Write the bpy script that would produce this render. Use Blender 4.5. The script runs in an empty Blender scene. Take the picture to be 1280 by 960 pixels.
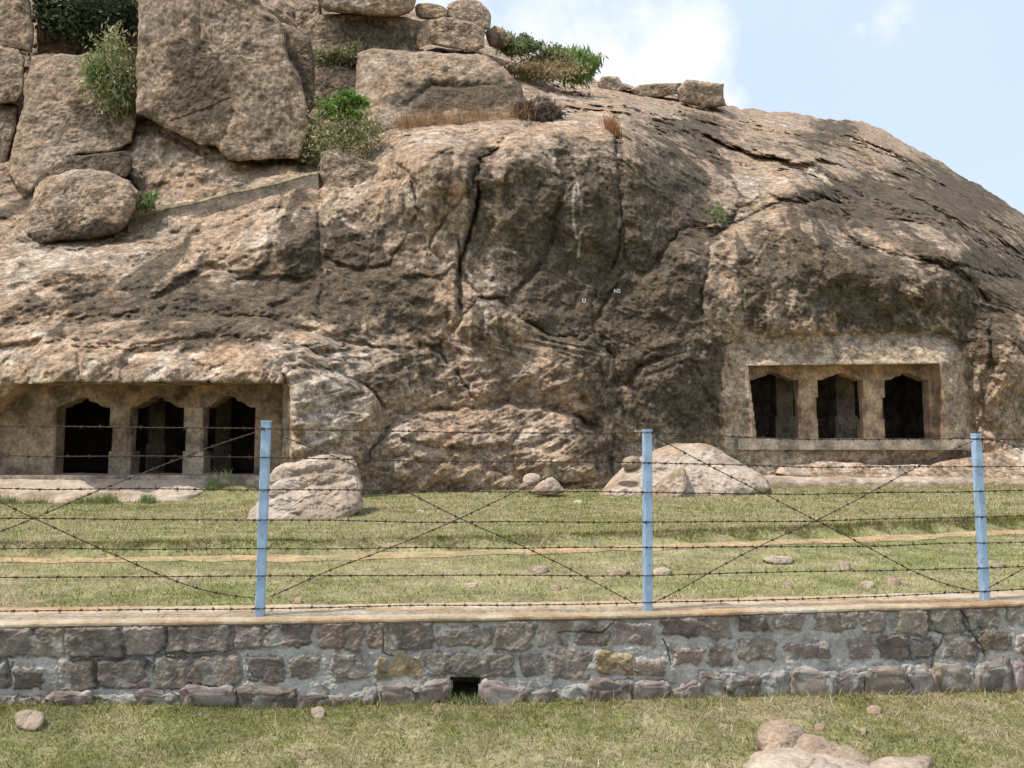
import bpy, math, random
import numpy as np
from mathutils import Vector

# ------------------------------------------------------------------ camera, sky, sun, exposure
S = bpy.context.scene
C = S.collection
F = 1000.0                      # focal length in photo pixels (1280 wide)
PITCH = math.radians(4.7)
CAMZ = 1.65
cam = bpy.data.cameras.new('camera')
cam.sensor_width = 36.0
cam.lens = 36.0 * F / 1280.0
cam.clip_start = 0.1
cam.clip_end = 3000
camo = bpy.data.objects.new('camera', cam)
C.objects.link(camo)
camo.location = (0, 0, CAMZ)
camo.rotation_euler = (math.pi / 2 + PITCH, 0, 0)
S.camera = camo

SUN_EL, SUN_AZ = math.radians(63), math.radians(-112)    # azimuth from +Y, clockwise
sd = Vector((math.sin(SUN_AZ) * math.cos(SUN_EL), math.cos(SUN_AZ) * math.cos(SUN_EL), math.sin(SUN_EL)))
sl = bpy.data.lights.new('sun', 'SUN')
sl.energy = 3.7
sl.angle = math.radians(0.5)
sl.color = (1.0, 0.945, 0.86)
so = bpy.data.objects.new('sun', sl)
C.objects.link(so)
so.rotation_euler = sd.to_track_quat('Z', 'Y').to_euler()
so.location = (-20, -10, 40)

W = bpy.data.worlds.new('World')
S.world = W
W.use_nodes = True
nt = W.node_tree
nt.nodes.clear()
N = nt.nodes.new
sky = N('ShaderNodeTexSky')
sky.sky_type = 'NISHITA'
sky.sun_disc = False
sky.sun_elevation = SUN_EL
sky.sun_rotation = SUN_AZ
sky.air_density = 1.0
sky.dust_density = 4.5
sky.ozone_density = 1.0
tc = N('ShaderNodeTexCoord')


def vmath(op, a, b=None):
    n = N('ShaderNodeVectorMath')
    n.operation = op
    for i, x in enumerate((a, b)):
        if x is None:
            continue
        if isinstance(x, (tuple, list)):
            n.inputs[i].default_value = x
        else:
            nt.links.new(x, n.inputs[i])
    return n


def wmath(op, a, b=None, clamp=False):
    n = N('ShaderNodeMath')
    n.operation = op
    n.use_clamp = clamp
    for i, x in enumerate((a, b)):
        if x is None:
            continue
        if isinstance(x, (int, float)):
            n.inputs[i].default_value = x
        else:
            nt.links.new(x, n.inputs[i])
    return n.outputs[0]


def wdir(u, v):
    a, b = (u - 640) / F, (480 - v) / F
    r = Vector((a, math.cos(PITCH) - b * math.sin(PITCH), math.sin(PITCH) + b * math.cos(PITCH)))
    return tuple(r.normalized())


cn = N('ShaderNodeTexNoise')
cn.inputs['Scale'].default_value = 10.0
cn.inputs['Detail'].default_value = 7
cn.inputs['Roughness'].default_value = 0.62
nt.links.new(tc.outputs['Generated'], cn.inputs['Vector'])
total = None
for (u, v, rad, strength) in ((835, 88, 0.105, 1.3), (745, 110, 0.13, 1.2), (900, 125, 0.06, 0.9), (660, 30, 0.14, 0.75), (1100, 22, 0.045, 0.5), (1080, 34, 0.03, 0.4), (1118, 12, 0.03, 0.4), (560, -80, 0.22, 0.8), (150, -120, 0.3, 0.8)):
    dd = vmath('DISTANCE', tc.outputs['Generated'], wdir(u, v)).outputs['Value']
    m = wmath('MULTIPLY', wmath('SUBTRACT', 1.0, wmath('DIVIDE', dd, rad), clamp=True), strength)
    total = m if total is None else wmath('MAXIMUM', total, m)
cl = wmath('MULTIPLY', wmath('ADD', wmath('MULTIPLY', total, 0.85), wmath('MULTIPLY', wmath('SUBTRACT', cn.outputs['Fac'], 0.62), 1.7)), 1.25, clamp=True)
cl = wmath('MULTIPLY', cl, wmath('MULTIPLY', total, 4.0, clamp=True))
bg = N('ShaderNodeBackground')
bg.inputs['Strength'].default_value = 0.15
bgc = N('ShaderNodeBackground')
bgc.inputs['Color'].default_value = (1.0, 0.99, 0.97, 1)
bgc.inputs['Strength'].default_value = 1.15
mx = N('ShaderNodeMixShader')
wo = N('ShaderNodeOutputWorld')
nt.links.new(sky.outputs['Color'], bg.inputs['Color'])
nt.links.new(cl, mx.inputs[0])
nt.links.new(bg.outputs[0], mx.inputs[1])
nt.links.new(bgc.outputs[0], mx.inputs[2])
# thin high haze over the whole sky
veil = N('ShaderNodeBackground')
veil.inputs['Color'].default_value = (0.72, 0.85, 1.0, 1)
veil.inputs['Strength'].default_value = 1.25
vn = N('ShaderNodeTexNoise')
vn.inputs['Scale'].default_value = 2.2
vn.inputs['Detail'].default_value = 5
nt.links.new(tc.outputs['Generated'], vn.inputs['Vector'])
vf = wmath('ADD', 0.46, wmath('MULTIPLY', vn.outputs['Fac'], 0.32))
mv = N('ShaderNodeMixShader')
nt.links.new(vf, mv.inputs[0])
nt.links.new(bg.outputs[0], mv.inputs[1])
nt.links.new(veil.outputs[0], mv.inputs[2])
nt.links.new(mv.outputs[0], mx.inputs[1])
nt.links.new(mx.outputs[0], wo.inputs['Surface'])

S.view_settings.view_transform = 'Standard'
S.view_settings.look = 'None'
S.view_settings.gamma = 1.0
S.view_settings.exposure = 0.1
S.view_settings.use_curve_mapping = False
S.cycles.max_bounces = 5

rng = np.random.default_rng(7)
random.seed(7)


# ------------------------------------------------------------------ maths helpers
def ray(u, v):
    u = np.asarray(u, float)
    v = np.asarray(v, float)
    a, b = (u - 640) / F, (480 - v) / F
    y = math.cos(PITCH) - b * math.sin(PITCH)
    z = math.sin(PITCH) + b * math.cos(PITCH)
    return a / y, z / y


def P(u, v, D):
    """world points seen at photo pixel (u, v) and standing D metres ahead"""
    rx, rz = ray(u, v)
    D = np.asarray(D, float)
    D = D + 0 * rx
    return np.stack([rx * D, D, CAMZ + rz * D], -1)


def proj(p):
    p = np.asarray(p, float)
    x, y, z = p[..., 0], p[..., 1], p[..., 2] - CAMZ
    c, s = math.cos(PITCH), math.sin(PITCH)
    f = y * c + z * s
    up = z * c - y * s
    return 640 + F * x / f, 480 - F * up / f


GR = np.array([[1, 1, 0], [-1, 1, 0], [1, -1, 0], [-1, -1, 0], [1, 0, 1], [-1, 0, 1], [1, 0, -1], [-1, 0, -1],
               [0, 1, 1], [0, -1, 1], [0, 1, -1], [0, -1, -1]], float)


def _h(ix, iy, iz, seed):
    h = (ix * 374761393 + iy * 668265263 + iz * 1442695041 + seed * 974711) & 0xffffffff
    h = ((h ^ (h >> 13)) * 1274126177) & 0xffffffff
    return h ^ (h >> 16)


def perlin(p, seed=0):
    p = np.asarray(p, float)
    sh = p.shape[:-1]
    p = p.reshape(-1, 3)
    i = np.floor(p).astype(np.int64)
    f = p - i
    w = f * f * f * (f * (f * 6 - 15) + 10)
    out = np.zeros(len(p))
    for dx in (0, 1):
        wx = w[:, 0] if dx else 1 - w[:, 0]
        for dy in (0, 1):
            wy = w[:, 1] if dy else 1 - w[:, 1]
            for dz in (0, 1):
                wz = w[:, 2] if dz else 1 - w[:, 2]
                g = GR[_h(i[:, 0] + dx, i[:, 1] + dy, i[:, 2] + dz, seed) % 12]
                out += wx * wy * wz * (g[:, 0] * (f[:, 0] - dx) + g[:, 1] * (f[:, 1] - dy) + g[:, 2] * (f[:, 2] - dz))
    return out.reshape(sh)


def fbm(p, scale, octv=4, seed=0, gain=0.5, ridged=False):
    p = np.asarray(p, float) * scale
    a, s, t = 1.0, 0.0, 0.0
    for k in range(octv):
        n = perlin(p, seed + 17 * k)
        if ridged:
            n = 0.5 - np.abs(n) * 1.6
        s = s + a * n
        t += a
        a *= gain
        p = p * 2.03 + 3.7
    return s / t


def worley(p, scale, seed=0):
    p = np.asarray(p, float)
    sh = p.shape[:-1]
    p = p.reshape(-1, 3) * scale
    i = np.floor(p).astype(np.int64)
    f1 = np.full(len(p), 9.0)
    f2 = np.full(len(p), 9.0)
    idv = np.zeros(len(p))
    for dx in (-1, 0, 1):
        for dy in (-1, 0, 1):
            for dz in (-1, 0, 1):
                c = i + np.array([dx, dy, dz])
                h = _h(c[:, 0], c[:, 1], c[:, 2], seed)
                q = c + np.stack([(h & 1023), (h >> 10) & 1023, (h >> 20) & 1023], -1) / 1023.0
                d = np.sqrt(((p - q) ** 2).sum(-1))
                nearer = d < f1
                f2 = np.where(nearer, f1, np.minimum(f2, d))
                idv = np.where(nearer, (h & 255) / 255.0, idv)
                f1 = np.where(nearer, d, f1)
    return f1.reshape(sh), f2.reshape(sh), idv.reshape(sh)


def sstep(a, b, x):
    t = np.clip((x - a) / (b - a), 0, 1)
    return t * t * (3 - 2 * t)


def seg_dist(u, v, line):
    """distance to a polyline and which side of it (+ = left of travel on screen, y down)"""
    best = np.full(u.shape, 1e9)
    side = np.zeros(u.shape)
    tt = np.zeros(u.shape)
    n = len(line) - 1
    for k in range(n):
        (x0, y0), (x1, y1) = line[k], line[k + 1]
        dx, dy = x1 - x0, y1 - y0
        L2 = dx * dx + dy * dy
        t = np.clip(((u - x0) * dx + (v - y0) * dy) / L2, 0, 1)
        d = np.hypot(u - x0 - t * dx, v - y0 - t * dy)
        cr = dy * (u - x0) - dx * (v - y0)
        m = d < best
        best = np.where(m, d, best)
        side = np.where(m, np.sign(cr), side)
        tt = np.where(m, (k + t) / n, tt)
    return best, side, tt


def in_poly(u, v, poly):
    inside = np.zeros(np.shape(u), bool)
    n = len(poly)
    for k in range(n):
        (x0, y0), (x1, y1) = poly[k], poly[(k + 1) % n]
        if y0 == y1:
            continue
        c = ((y0 > v) != (y1 > v)) & (u < (x1 - x0) * (v - y0) / (y1 - y0) + x0)
        inside ^= c
    return inside


def poly_sd(u, v, poly):
    d, _, _ = seg_dist(u, v, list(poly) + [poly[0]])
    return np.where(in_poly(u, v, poly), -d, d)


# ------------------------------------------------------------------ mesh + object helpers
def mesh_obj(name, verts, faces, mat, parent=None, col=None, smooth=True):
    """faces: int array (n,k) or a list of such arrays"""
    me = bpy.data.meshes.new(name)
    verts = np.asarray(verts, np.float32).reshape(-1, 3)
    if not isinstance(faces, list):
        faces = [faces]
    faces = [np.asarray(f, np.int32) for f in faces if len(f)]
    me.vertices.add(len(verts))
    me.vertices.foreach_set('co', verts.ravel())
    loops = np.concatenate([f.ravel() for f in faces])
    sizes = np.concatenate([np.full(len(f), f.shape[1], np.int32) for f in faces])
    starts = np.concatenate([[0], np.cumsum(sizes)[:-1]]).astype(np.int32)
    me.loops.add(len(loops))
    me.loops.foreach_set('vertex_index', loops)
    me.polygons.add(len(sizes))
    me.polygons.foreach_set('loop_start', starts)
    me.polygons.foreach_set('loop_total', sizes)
    me.polygons.foreach_set('use_smooth', np.full(len(sizes), bool(smooth)))
    me.update(calc_edges=True)
    if col is not None:
        col = np.asarray(col, np.float32).reshape(-1, 3)
        a = me.color_attributes.new('Col', 'FLOAT_COLOR', 'POINT')
        a.data.foreach_set('color', np.concatenate([np.clip(col, 0, 1), np.ones((len(col), 1), np.float32)], 1).ravel())
    me.validate()
    me.materials.append(mat)
    o = bpy.data.objects.new(name, me)
    C.objects.link(o)
    if parent is not None:
        o.parent = parent
        o.matrix_parent_inverse = parent.matrix_world.inverted()
        pl = parent.location
        o.matrix_parent_inverse.identity()
        # meshes are written in world coordinates; take the parent's place off again
        if parent.type == 'EMPTY':
            o.location = (-pl[0], -pl[1], -pl[2])
    return o


def tag(o, label=None, cat=None, group=None, kind=None):
    if label:
        o['label'] = label
    if cat:
        o['category'] = cat
    if group:
        o['group'] = group
    if kind:
        o['kind'] = kind
    return o


def empty(name, loc, label, cat, group=None):
    o = bpy.data.objects.new(name, None)
    o.empty_display_size = 0.2
    C.objects.link(o)
    o.location = loc
    tag(o, label, cat, group)
    return o


def grid_faces(h, w, keep=None, wrap=False):
    idx = np.arange(h * w).reshape(h, w)
    if wrap:
        idx = np.concatenate([idx, idx[:, :1]], 1)
    f = np.stack([idx[:-1, :-1], idx[1:, :-1], idx[1:, 1:], idx[:-1, 1:]], -1).reshape(-1, 4)
    if keep is not None:
        f = f[keep.ravel()]
    return f


class MB:
    """collects shapes into one mesh"""
    def __init__(self):
        self.v, self.q, self.t, self.c, self.n = [], [], [], [], 0

    def add(self, v, q=None, t=None, c=(0.5, 0.5, 0.5)):
        v = np.asarray(v, float).reshape(-1, 3)
        self.v.append(v)
        c = np.asarray(c, float)
        self.c.append(np.broadcast_to(c, v.shape).copy())
        if q is not None and len(q):
            self.q.append(np.asarray(q) + self.n)
        if t is not None and len(t):
            self.t.append(np.asarray(t) + self.n)
        self.n += len(v)

    def box(self, x0, y0, z0, x1, y1, z1, c=(0.5, 0.5, 0.5)):
        v = [(x, y, z) for z in (z0, z1) for y in (y0, y1) for x in (x0, x1)]
        q = [(0, 2, 3, 1), (4, 5, 7, 6), (0, 1, 5, 4), (2, 6, 7, 3), (0, 4, 6, 2), (1, 3, 7, 5)]
        self.add(v, q, c=c)

    def tube(self, path, r, sides=6, c=(0.5, 0.5, 0.5)):
        path = np.asarray(path, float)
        n = len(path)
        r = np.broadcast_to(np.asarray(r, float), (n,))
        t = np.gradient(path, axis=0)
        t /= np.linalg.norm(t, axis=1)[:, None] + 1e-12
        ref = np.where(np.abs(t[:, 2:3]) > 0.9, np.array([[1.0, 0, 0]]), np.array([[0, 0, 1.0]]))
        a = np.cross(t, ref)
        a /= np.linalg.norm(a, axis=1)[:, None] + 1e-12
        b = np.cross(t, a)
        th = np.linspace(0, 2 * np.pi, sides, endpoint=False)
        ring = path[:, None] + r[:, None, None] * (np.cos(th)[None, :, None] * a[:, None] + np.sin(th)[None, :, None] * b[:, None])
        f = grid_faces(n, sides, wrap=True)
        self.add(ring, f, c=c)

    def extrude(self, prof, fn0, fn1, c=(0.5, 0.5, 0.5)):
        """a prism between two images of the same profile"""
        a = np.array([fn0(*p) for p in prof])
        b = np.array([fn1(*p) for p in prof])
        n = len(prof)
        self.add(np.concatenate([a, b]), [(k, (k + 1) % n, n + (k + 1) % n, n + k) for k in range(n)], c=c)
        return n

    def build(self, name, mat, parent=None, smooth=False):
        fs = []
        if self.q:
            fs.append(np.concatenate(self.q))
        if self.t:
            fs.append(np.concatenate(self.t))
        return mesh_obj(name, np.concatenate(self.v), fs, mat, parent, np.concatenate(self.c), smooth)


# ------------------------------------------------------------------ materials
def material(name, rough=0.9, mottle=(), bump=(), vc=True, color=(0.5, 0.5, 0.5), spec=0.25, translucent=0.0, metallic=0.0):
    """vertex colour times noise mottling, bump from the same kind of noises; all in object space"""
    m = bpy.data.materials.new(name)
    m.use_nodes = True
    t = m.node_tree
    t.nodes.clear()
    out = t.nodes.new('ShaderNodeOutputMaterial')
    b = t.nodes.new('ShaderNodeBsdfPrincipled')
    b.inputs['Roughness'].default_value = rough
    b.inputs['Specular IOR Level'].default_value = spec
    b.inputs['Metallic'].default_value = metallic
    co = t.nodes.new('ShaderNodeTexCoord')
    if vc:
        a = t.nodes.new('ShaderNodeAttribute')
        a.attribute_name = 'Col'
        cur = a.outputs['Color']
    else:
        r = t.nodes.new('ShaderNodeRGB')
        r.outputs[0].default_value = (*color, 1)
        cur = r.outputs[0]
    for (scale, detail, lo, hi, c0, c1) in mottle:
        n = t.nodes.new('ShaderNodeTexNoise')
        n.inputs['Scale'].default_value = scale
        n.inputs['Detail'].default_value = detail
        n.inputs['Roughness'].default_value = 0.6
        t.links.new(co.outputs['Object'], n.inputs['Vector'])
        rp = t.nodes.new('ShaderNodeValToRGB')
        rp.color_ramp.elements[0].position = lo
        rp.color_ramp.elements[1].position = hi
        rp.color_ramp.elements[0].color = (*c0, 1)
        rp.color_ramp.elements[1].color = (*c1, 1)
        t.links.new(n.outputs['Fac'], rp.inputs['Fac'])
        mm = t.nodes.new('ShaderNodeMix')
        mm.data_type = 'RGBA'
        mm.blend_type = 'MULTIPLY'
        mm.inputs[0].default_value = 1.0
        t.links.new(cur, mm.inputs[6])
        t.links.new(rp.outputs['Color'], mm.inputs[7])
        cur = mm.outputs[2]
    t.links.new(cur, b.inputs['Base Color'])
    nrm = None
    for (scale, detail, strength, dist) in bump:
        n = t.nodes.new('ShaderNodeTexNoise')
        n.inputs['Scale'].default_value = scale
        n.inputs['Detail'].default_value = detail
        n.inputs['Roughness'].default_value = 0.65
        t.links.new(co.outputs['Object'], n.inputs['Vector'])
        bp = t.nodes.new('ShaderNodeBump')
        bp.inputs['Strength'].default_value = strength
        bp.inputs['Distance'].default_value = dist
        t.links.new(n.outputs['Fac'], bp.inputs['Height'])
        if nrm is not None:
            t.links.new(nrm, bp.inputs['Normal'])
        nrm = bp.outputs[0]
    if nrm is not None:
        t.links.new(nrm, b.inputs['Normal'])
    sh = b.outputs[0]
    if translucent > 0:
        tr = t.nodes.new('ShaderNodeBsdfTranslucent')
        t.links.new(cur, tr.inputs['Color'])
        ms = t.nodes.new('ShaderNodeMixShader')
        ms.inputs[0].default_value = translucent
        t.links.new(sh, ms.inputs[1])
        t.links.new(tr.outputs[0], ms.inputs[2])
        sh = ms.outputs[0]
    t.links.new(sh, out.inputs['Surface'])
    return m


G = lambda x: (x, x, x)
M_rock = material('granite', 0.93, mottle=((2.6, 8, .36, .66, G(.56), G(1.26)), (8, 9, .37, .63, G(.58), G(1.34)), (26, 5, .36, .64, G(.7), G(1.26))),
                  bump=((5, 8, .5, .05), (22, 5, .55, .02)), spec=0.15)
M_boulder = material('bare_boulder', 0.9, mottle=((7, 7, .35, .66, G(.75), G(1.15)), (45, 3, .38, .64, G(.82), G(1.14))),
                     bump=((6, 8, .6, .06), (40, 5, .45, .012)), spec=0.15)
M_carved = material('carved_rock', 0.92, mottle=((2.6, 8, .37, .64, (.52, .48, .46), (1.38, 1.3, 1.2)), (14, 6, .36, .64, G(.7), G(1.25))),
                    bump=((6, 8, .55, .05), (30, 5, .45, .015)), spec=0.15)
M_wall = material('rubble_masonry', 0.92, mottle=((9, 7, .34, .68, G(.8), G(1.16)), (55, 4, .35, .65, G(.84), G(1.13))),
                  bump=((25, 7, .5, .010), (110, 4, .4, .003)), spec=0.2)
M_coping = material('coping_concrete', 0.9, mottle=((6, 8, .35, .66, (.74, .66, .56), (1.12, 1.1, 1.06)), (50, 4, .36, .64, G(.84), G(1.1))),
                    bump=((18, 7, .5, .01), (90, 4, .4, .003)), spec=0.2)
M_soil = material('soil', 0.97, mottle=((3, 8, .35, .65, G(.7), G(1.22)), (28, 5, .35, .65, G(.7), G(1.25))),
                  bump=((20, 6, .7, .02),), spec=0.1)
M_grass = material('grass_blades', 0.7, spec=0.2, translucent=0.3)
M_leaf = material('leaves', 0.6, spec=0.25, translucent=0.3)
M_twig = material('twigs', 0.9, vc=True, spec=0.1)
M_paint = material('blue_paint', 0.5, mottle=((14, 7, .3, .7, (.80, .83, .86), (1.1, 1.06, 1.03)), (34, 7, .32, .38, (.5, .36, .26), (1, 1, 1))), bump=((60, 4, .15, .002),), vc=False, color=(0.36, 0.51, 0.69), spec=0.4)
M_wire = material('rusty_wire', 0.8, vc=True, spec=0.3, metallic=0.2)
M_white = material('whitewash', 0.9, vc=False, color=(0.7, 0.7, 0.66))
M_hole = material('dark_masonry', 0.95, mottle=((20, 5, .3, .7, G(.6), G(1.3)),), vc=True)

# rock colours (linear albedo)
K_BROWN = np.array((0.375, 0.266, 0.182))
K_GREY = np.array((0.325, 0.255, 0.193))
K_DARK = np.array((0.094, 0.072, 0.050))
K_OCHRE = np.array((0.40, 0.262, 0.16))
K_PALE = np.array((0.55, 0.455, 0.365))
K_PINK = np.array((0.425, 0.298, 0.208))


def mixc(a, b, w):
    return a + (b - a) * np.clip(w, 0, 1)[..., None]


def rock_col(p, seed, dark=0.0, pale=0.0, ochre=0.0, grey=0.0):
    n1 = fbm(p, 0.45, 3, seed)
    n2 = fbm(p, 1.7, 4, seed + 5)
    n3 = fbm(p, 5.5, 3, seed + 9)
    c = np.broadcast_to(K_BROWN, p.shape).copy()
    c = mixc(c, K_GREY, sstep(-.15, .25, n1) * 0.7 + grey)
    c = mixc(c, K_PINK, sstep(0.0, .3, n2) * .6)
    c = mixc(c, K_PALE, sstep(.2, .5, n2 + n1 * .4 + pale * .55) * .7)
    c = mixc(c, K_OCHRE, sstep(.24, .46, fbm(p, 0.9, 3, seed + 31) + ochre * .5) * .6)
    c = mixc(c, K_DARK, sstep(.17, .5, n2 * .5 + n3 * (.28 + .5 * np.clip(n1, -.4, .4)) - n1 * .25 + dark * .85) * .9)
    return c


# ------------------------------------------------------------------ the cliff
SKYL = [(-260, -90), (330, -80), (400, -22), (520, 10), (600, 45), (650, 62), (700, 83), (745, 98), (760, 102), (800, 108), (856, 114),
        (909, 131), (935, 136), (980, 139), (1014, 144), (1050, 149), (1077, 152), (1100, 161), (1156, 191), (1205, 221), (1250, 247),
        (1280, 268), (1340, 312), (1420, 372), (1560, 470)]
CTRL = [
    (-200, 650, 16.4), (0, 640, 16.9), (-200, 600, 16.7), (-200, 480, 16.9), (0, 612, 17.2), (150, 615, 17.4), (360, 620, 17.6), (480, 612, 18.9), (600, 612, 19.8), (750, 610, 20.8),
    (900, 602, 21.7), (1050, 600, 21.9), (1280, 604, 22.4), (1500, 606, 23.2), (640, 650, 20.0), (1280, 650, 22.3), (900, 650, 21.5),
    (20, 470, 16.9), (100, 470, 16.85), (200, 470, 16.9), (300, 470, 16.95), (345, 470, 17.1),
    (100, 430, 17.6), (300, 425, 18.3), (0, 430, 17.6), (440, 440, 19.3), (380, 480, 17.5), (380, 560, 17.3), (470, 500, 18.6), (480, 570, 18.9),
    (-200, 350, 18.5), (0, 330, 20.3), (150, 340, 20.6), (300, 330, 21.2), (450, 330, 21.3), (520, 420, 20.3), (60, 390, 18.6), (250, 385, 19.3),
    (-200, 200, 23.5), (0, 240, 24.2), (100, 250, 24.3), (200, 270, 23.2), (300, 245, 23.7), (390, 225, 23.7), (200, 225, 24.4), (330, 212, 24.6), (150, 200, 25.2), (250, 195, 24.9), (300, 205, 24.8), (200, 172, 25.1),
    (0, 100, 28.5), (200, 100, 29), (350, 100, 29), (-200, 0, 31), (200, 0, 31.5), (0, 0, 31), (350, -50, 34), (420, 60, 33), (420, 190, 26.5),
    (460, 235, 23.6), (480, 300, 22.3), (430, 270, 22.7),
    (600, 500, 20.5), (600, 570, 20.0), (700, 450, 20.8), (800, 500, 21.2), (600, 300, 21.9), (700, 300, 22.2), (800, 300, 22.5), (720, 380, 21.9), (640, 400, 21.1), (600, 440, 20.8),
    (600, 210, 22.6), (700, 210, 23.0), (800, 210, 23.6), (560, 175, 23.6), (700, 165, 24.2), (620, 162, 24.4), (500, 172, 24.2),
    (580, 145, 28), (700, 138, 28.5), (780, 145, 27.8), (500, 150, 27.5), (830, 168, 28.5),
    (500, 90, 31.5), (650, 95, 33), (750, 108, 39), (700, 110, 35), (560, 50, 36), (850, 128, 39), (900, 138, 39), (640, 72, 40), (800, 125, 37),
    (950, 500, 21.6), (1050, 440, 22.0), (1050, 560, 21.9), (1050, 350, 23.0), (950, 300, 23.4), (1000, 235, 26.3), (1100, 300, 24.6), (1200, 400, 23.0),
    (1290, 400, 23.2), (1280, 500, 22.7), (1190, 480, 22.3), (1200, 275, 28.3), (1000, 170, 36.5), (900, 185, 30.5), (880, 250, 25.3), (1080, 185, 38), (1180, 228, 37),
    (1270, 288, 35), (1400, 400, 29), (1250, 335, 26.3), (1400, 500, 24), (1500, 560, 23.5), (935, 137, 43), (1014, 145, 45), (1100, 162, 45.5), (1200, 219, 44.5), (1280, 268, 43.5),
    (1400, 358, 41), (1560, 470, 38), (1090, 245, 29.5), (860, 400, 22.0), (880, 560, 21.5),
]


def tps_fit(pts, lam=0.002):
    pts = np.array(pts, float)
    x = pts[:, :2] / 400.0
    n = len(x)
    r2 = ((x[:, None] - x[None]) ** 2).sum(-1)
    Kk = np.where(r2 > 0, r2 * np.log(r2 + 1e-12) * .5, 0) + lam * np.eye(n)
    A = np.zeros((n + 3, n + 3))
    A[:n, :n] = Kk
    A[:n, n] = 1
    A[:n, n + 1:] = x
    A[n:, :n] = A[:n, n:].T
    b = np.zeros(n + 3)
    b[:n] = np.log(pts[:, 2])
    w = np.linalg.solve(A, b)

    def ev(u, v):
        q = np.stack([np.asarray(u, float).ravel() / 400., np.asarray(v, float).ravel() / 400.], -1)
        o = w[n] + q @ w[n + 1:]
        for k in range(n):
            r2 = ((q - x[k]) ** 2).sum(-1)
            o += w[k] * r2 * np.log(r2 + 1e-12) * .5
        return np.exp(o).reshape(np.shape(u))
    return ev


depth0 = tps_fit(CTRL)

LEFT_HOLE = [(27, 479), (352, 479), (352, 600), (-70, 600), (-70, 560), (0, 499)]
RIGHT_HOLE = [(935, 457), (1175, 454), (1185, 549), (946, 549)]
LD, RD = 17.25, 21.85          # the two cave mouths' front planes
LF, RF = 17.95, 22.40          # the pillared facades behind them

# (polyline, side, amount m, reach px)  side +1: the left of travel stands forward
LIPS = [
    ([(20, 478), (120, 480), (240, 480), (352, 478)], 1, .25, 60),
    ([(0, 408), (60, 400), (110, 408), (160, 392), (240, 398), (330, 396), (400, 418), (470, 436), (520, 432)], -1, .35, 40),
    ([(20, 492), (25, 440), (60, 425), (160, 432), (240, 424), (330, 424), (380, 436), (430, 456)], -1, .3, 40),
    ([(350, 600), (350, 520), (352, 455)], -1, .35, 80),
    ([(270, 470), (265, 460), (285, 458), (330, 425)], -1, .18, 22),
    ([(150, 470), (160, 445), (195, 436), (235, 442), (262, 462)], 1, .12, 25),
    ([(480, 160), (495, 200), (515, 225), (522, 255)], 1, .35, 40),
    ([(400, 250), (460, 226), (511, 222)], -1, .4, 50),
    ([(400, 258), (450, 252), (482, 268)], -1, .15, 25),
    ([(398, 300), (400, 185)], -1, .3, 50),
    ([(490, 182), (520, 160), (588, 152), (640, 150), (668, 158)], -1, .5, 60),
    ([(668, 158), (710, 140), (763, 138), (775, 150), (830, 163), (870, 172), (909, 203), (957, 212)], -1, .45, 50),
    ([(533, 315), (545, 290), (560, 265), (590, 235), (602, 212)], -1, .4, 35),
    ([(575, 400), (570, 360), (586, 300), (602, 212)], 1, .5, 40),
    ([(570, 430), (580, 395), (598, 372), (628, 374), (650, 398), (690, 418), (730, 426), (748, 418)], -1, .55, 60),
    ([(748, 418), (755, 385), (775, 352), (778, 330)], -1, .35, 30),
    ([(500, 345), (540, 345), (578, 330)], 1, .3, 30),
    ([(640, 372), (668, 340), (690, 310)], -1, .25, 25),
    ([(400, 436), (440, 430), (470, 436)], -1, .2, 20),
    ([(880, 300), (901, 289), (935, 270), (972, 254), (1044, 251), (1065, 262)], -1, .45, 50),
    ([(957, 212), (1010, 212), (1055, 230), (1122, 266), (1175, 281), (1230, 305), (1290, 330)], -1, .8, 60),
    ([(1044, 251), (1060, 275), (1052, 300), (1075, 312)], 1, .25, 30),
    ([(800, 345), (850, 290), (905, 275)], -1, .25, 30),
    ([(870, 165), (930, 190), (1000, 205), (1040, 200)], 1, .4, 30),
    ([(1060, 160), (1080, 178), (1120, 196), (1170, 220)], 1, .25, 40),
    ([(1150, 350), (1190, 330), (1240, 345), (1290, 352)], -1, .3, 40),
    ([(905, 560), (900, 470), (915, 425)], -1, .12, 30),
    ([(760, 520), (790, 470), (810, 440), (860, 425)], 1, .15, 40),
    ([(770, 600), (760, 540), (775, 500)], 1, .3, 40),
    ([(1215, 600), (1220, 520), (1240, 440), (1235, 380), (1215, 345)], 1, .3, 50),
    ([(0, 300), (60, 318), (170, 300), (250, 292), (330, 268), (398, 250)], -1, .35, 50),
    ([(280, 320), (310, 285), (350, 262), (398, 262)], -1, .25, 30),
    ([(0, 345), (40, 330), (90, 340), (190, 330), (240, 340)], -1, .15, 30),
    ([(60, 400), (120, 370), (170, 330), (230, 310)], -1, .2, 30),
    ([(190, 380), (220, 350), (260, 330), (330, 345), (400, 350)], 1, .25, 30),
    ([(250, 440), (300, 400), (370, 375), (400, 352)], -1, .2, 30),
    ([(0, 305), (20, 285), (30, 270)], -1, .3, 30),
    ([(130, 172), (200, 165), (255, 195), (330, 205), (398, 200)], -1, .25, 40),
    ([(250, 230), (240, 200), (255, 190)], -1, .2, 30),
    ([(450, 70), (520, 66), (601, 72), (650, 80), (745, 104)], -1, .5, 40),
    ([(640, 75), (700, 108), (770, 118), (830, 117), (905, 132)], -1, .35, 30),
    ([(655, 122), (690, 112), (760, 122), (800, 116)], -1, .3, 25),
    ([(800, 107), (830, 132), (905, 140), (960, 160), (1010, 172)], -1, .3, 30),
    ([(780, 122), (850, 130), (920, 150)], 1, .25, 25),
    ([(470, 560), (500, 520), (560, 512), (640, 505), (690, 512), (740, 540), (770, 600)], 1, -.35, 40),
]
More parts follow.
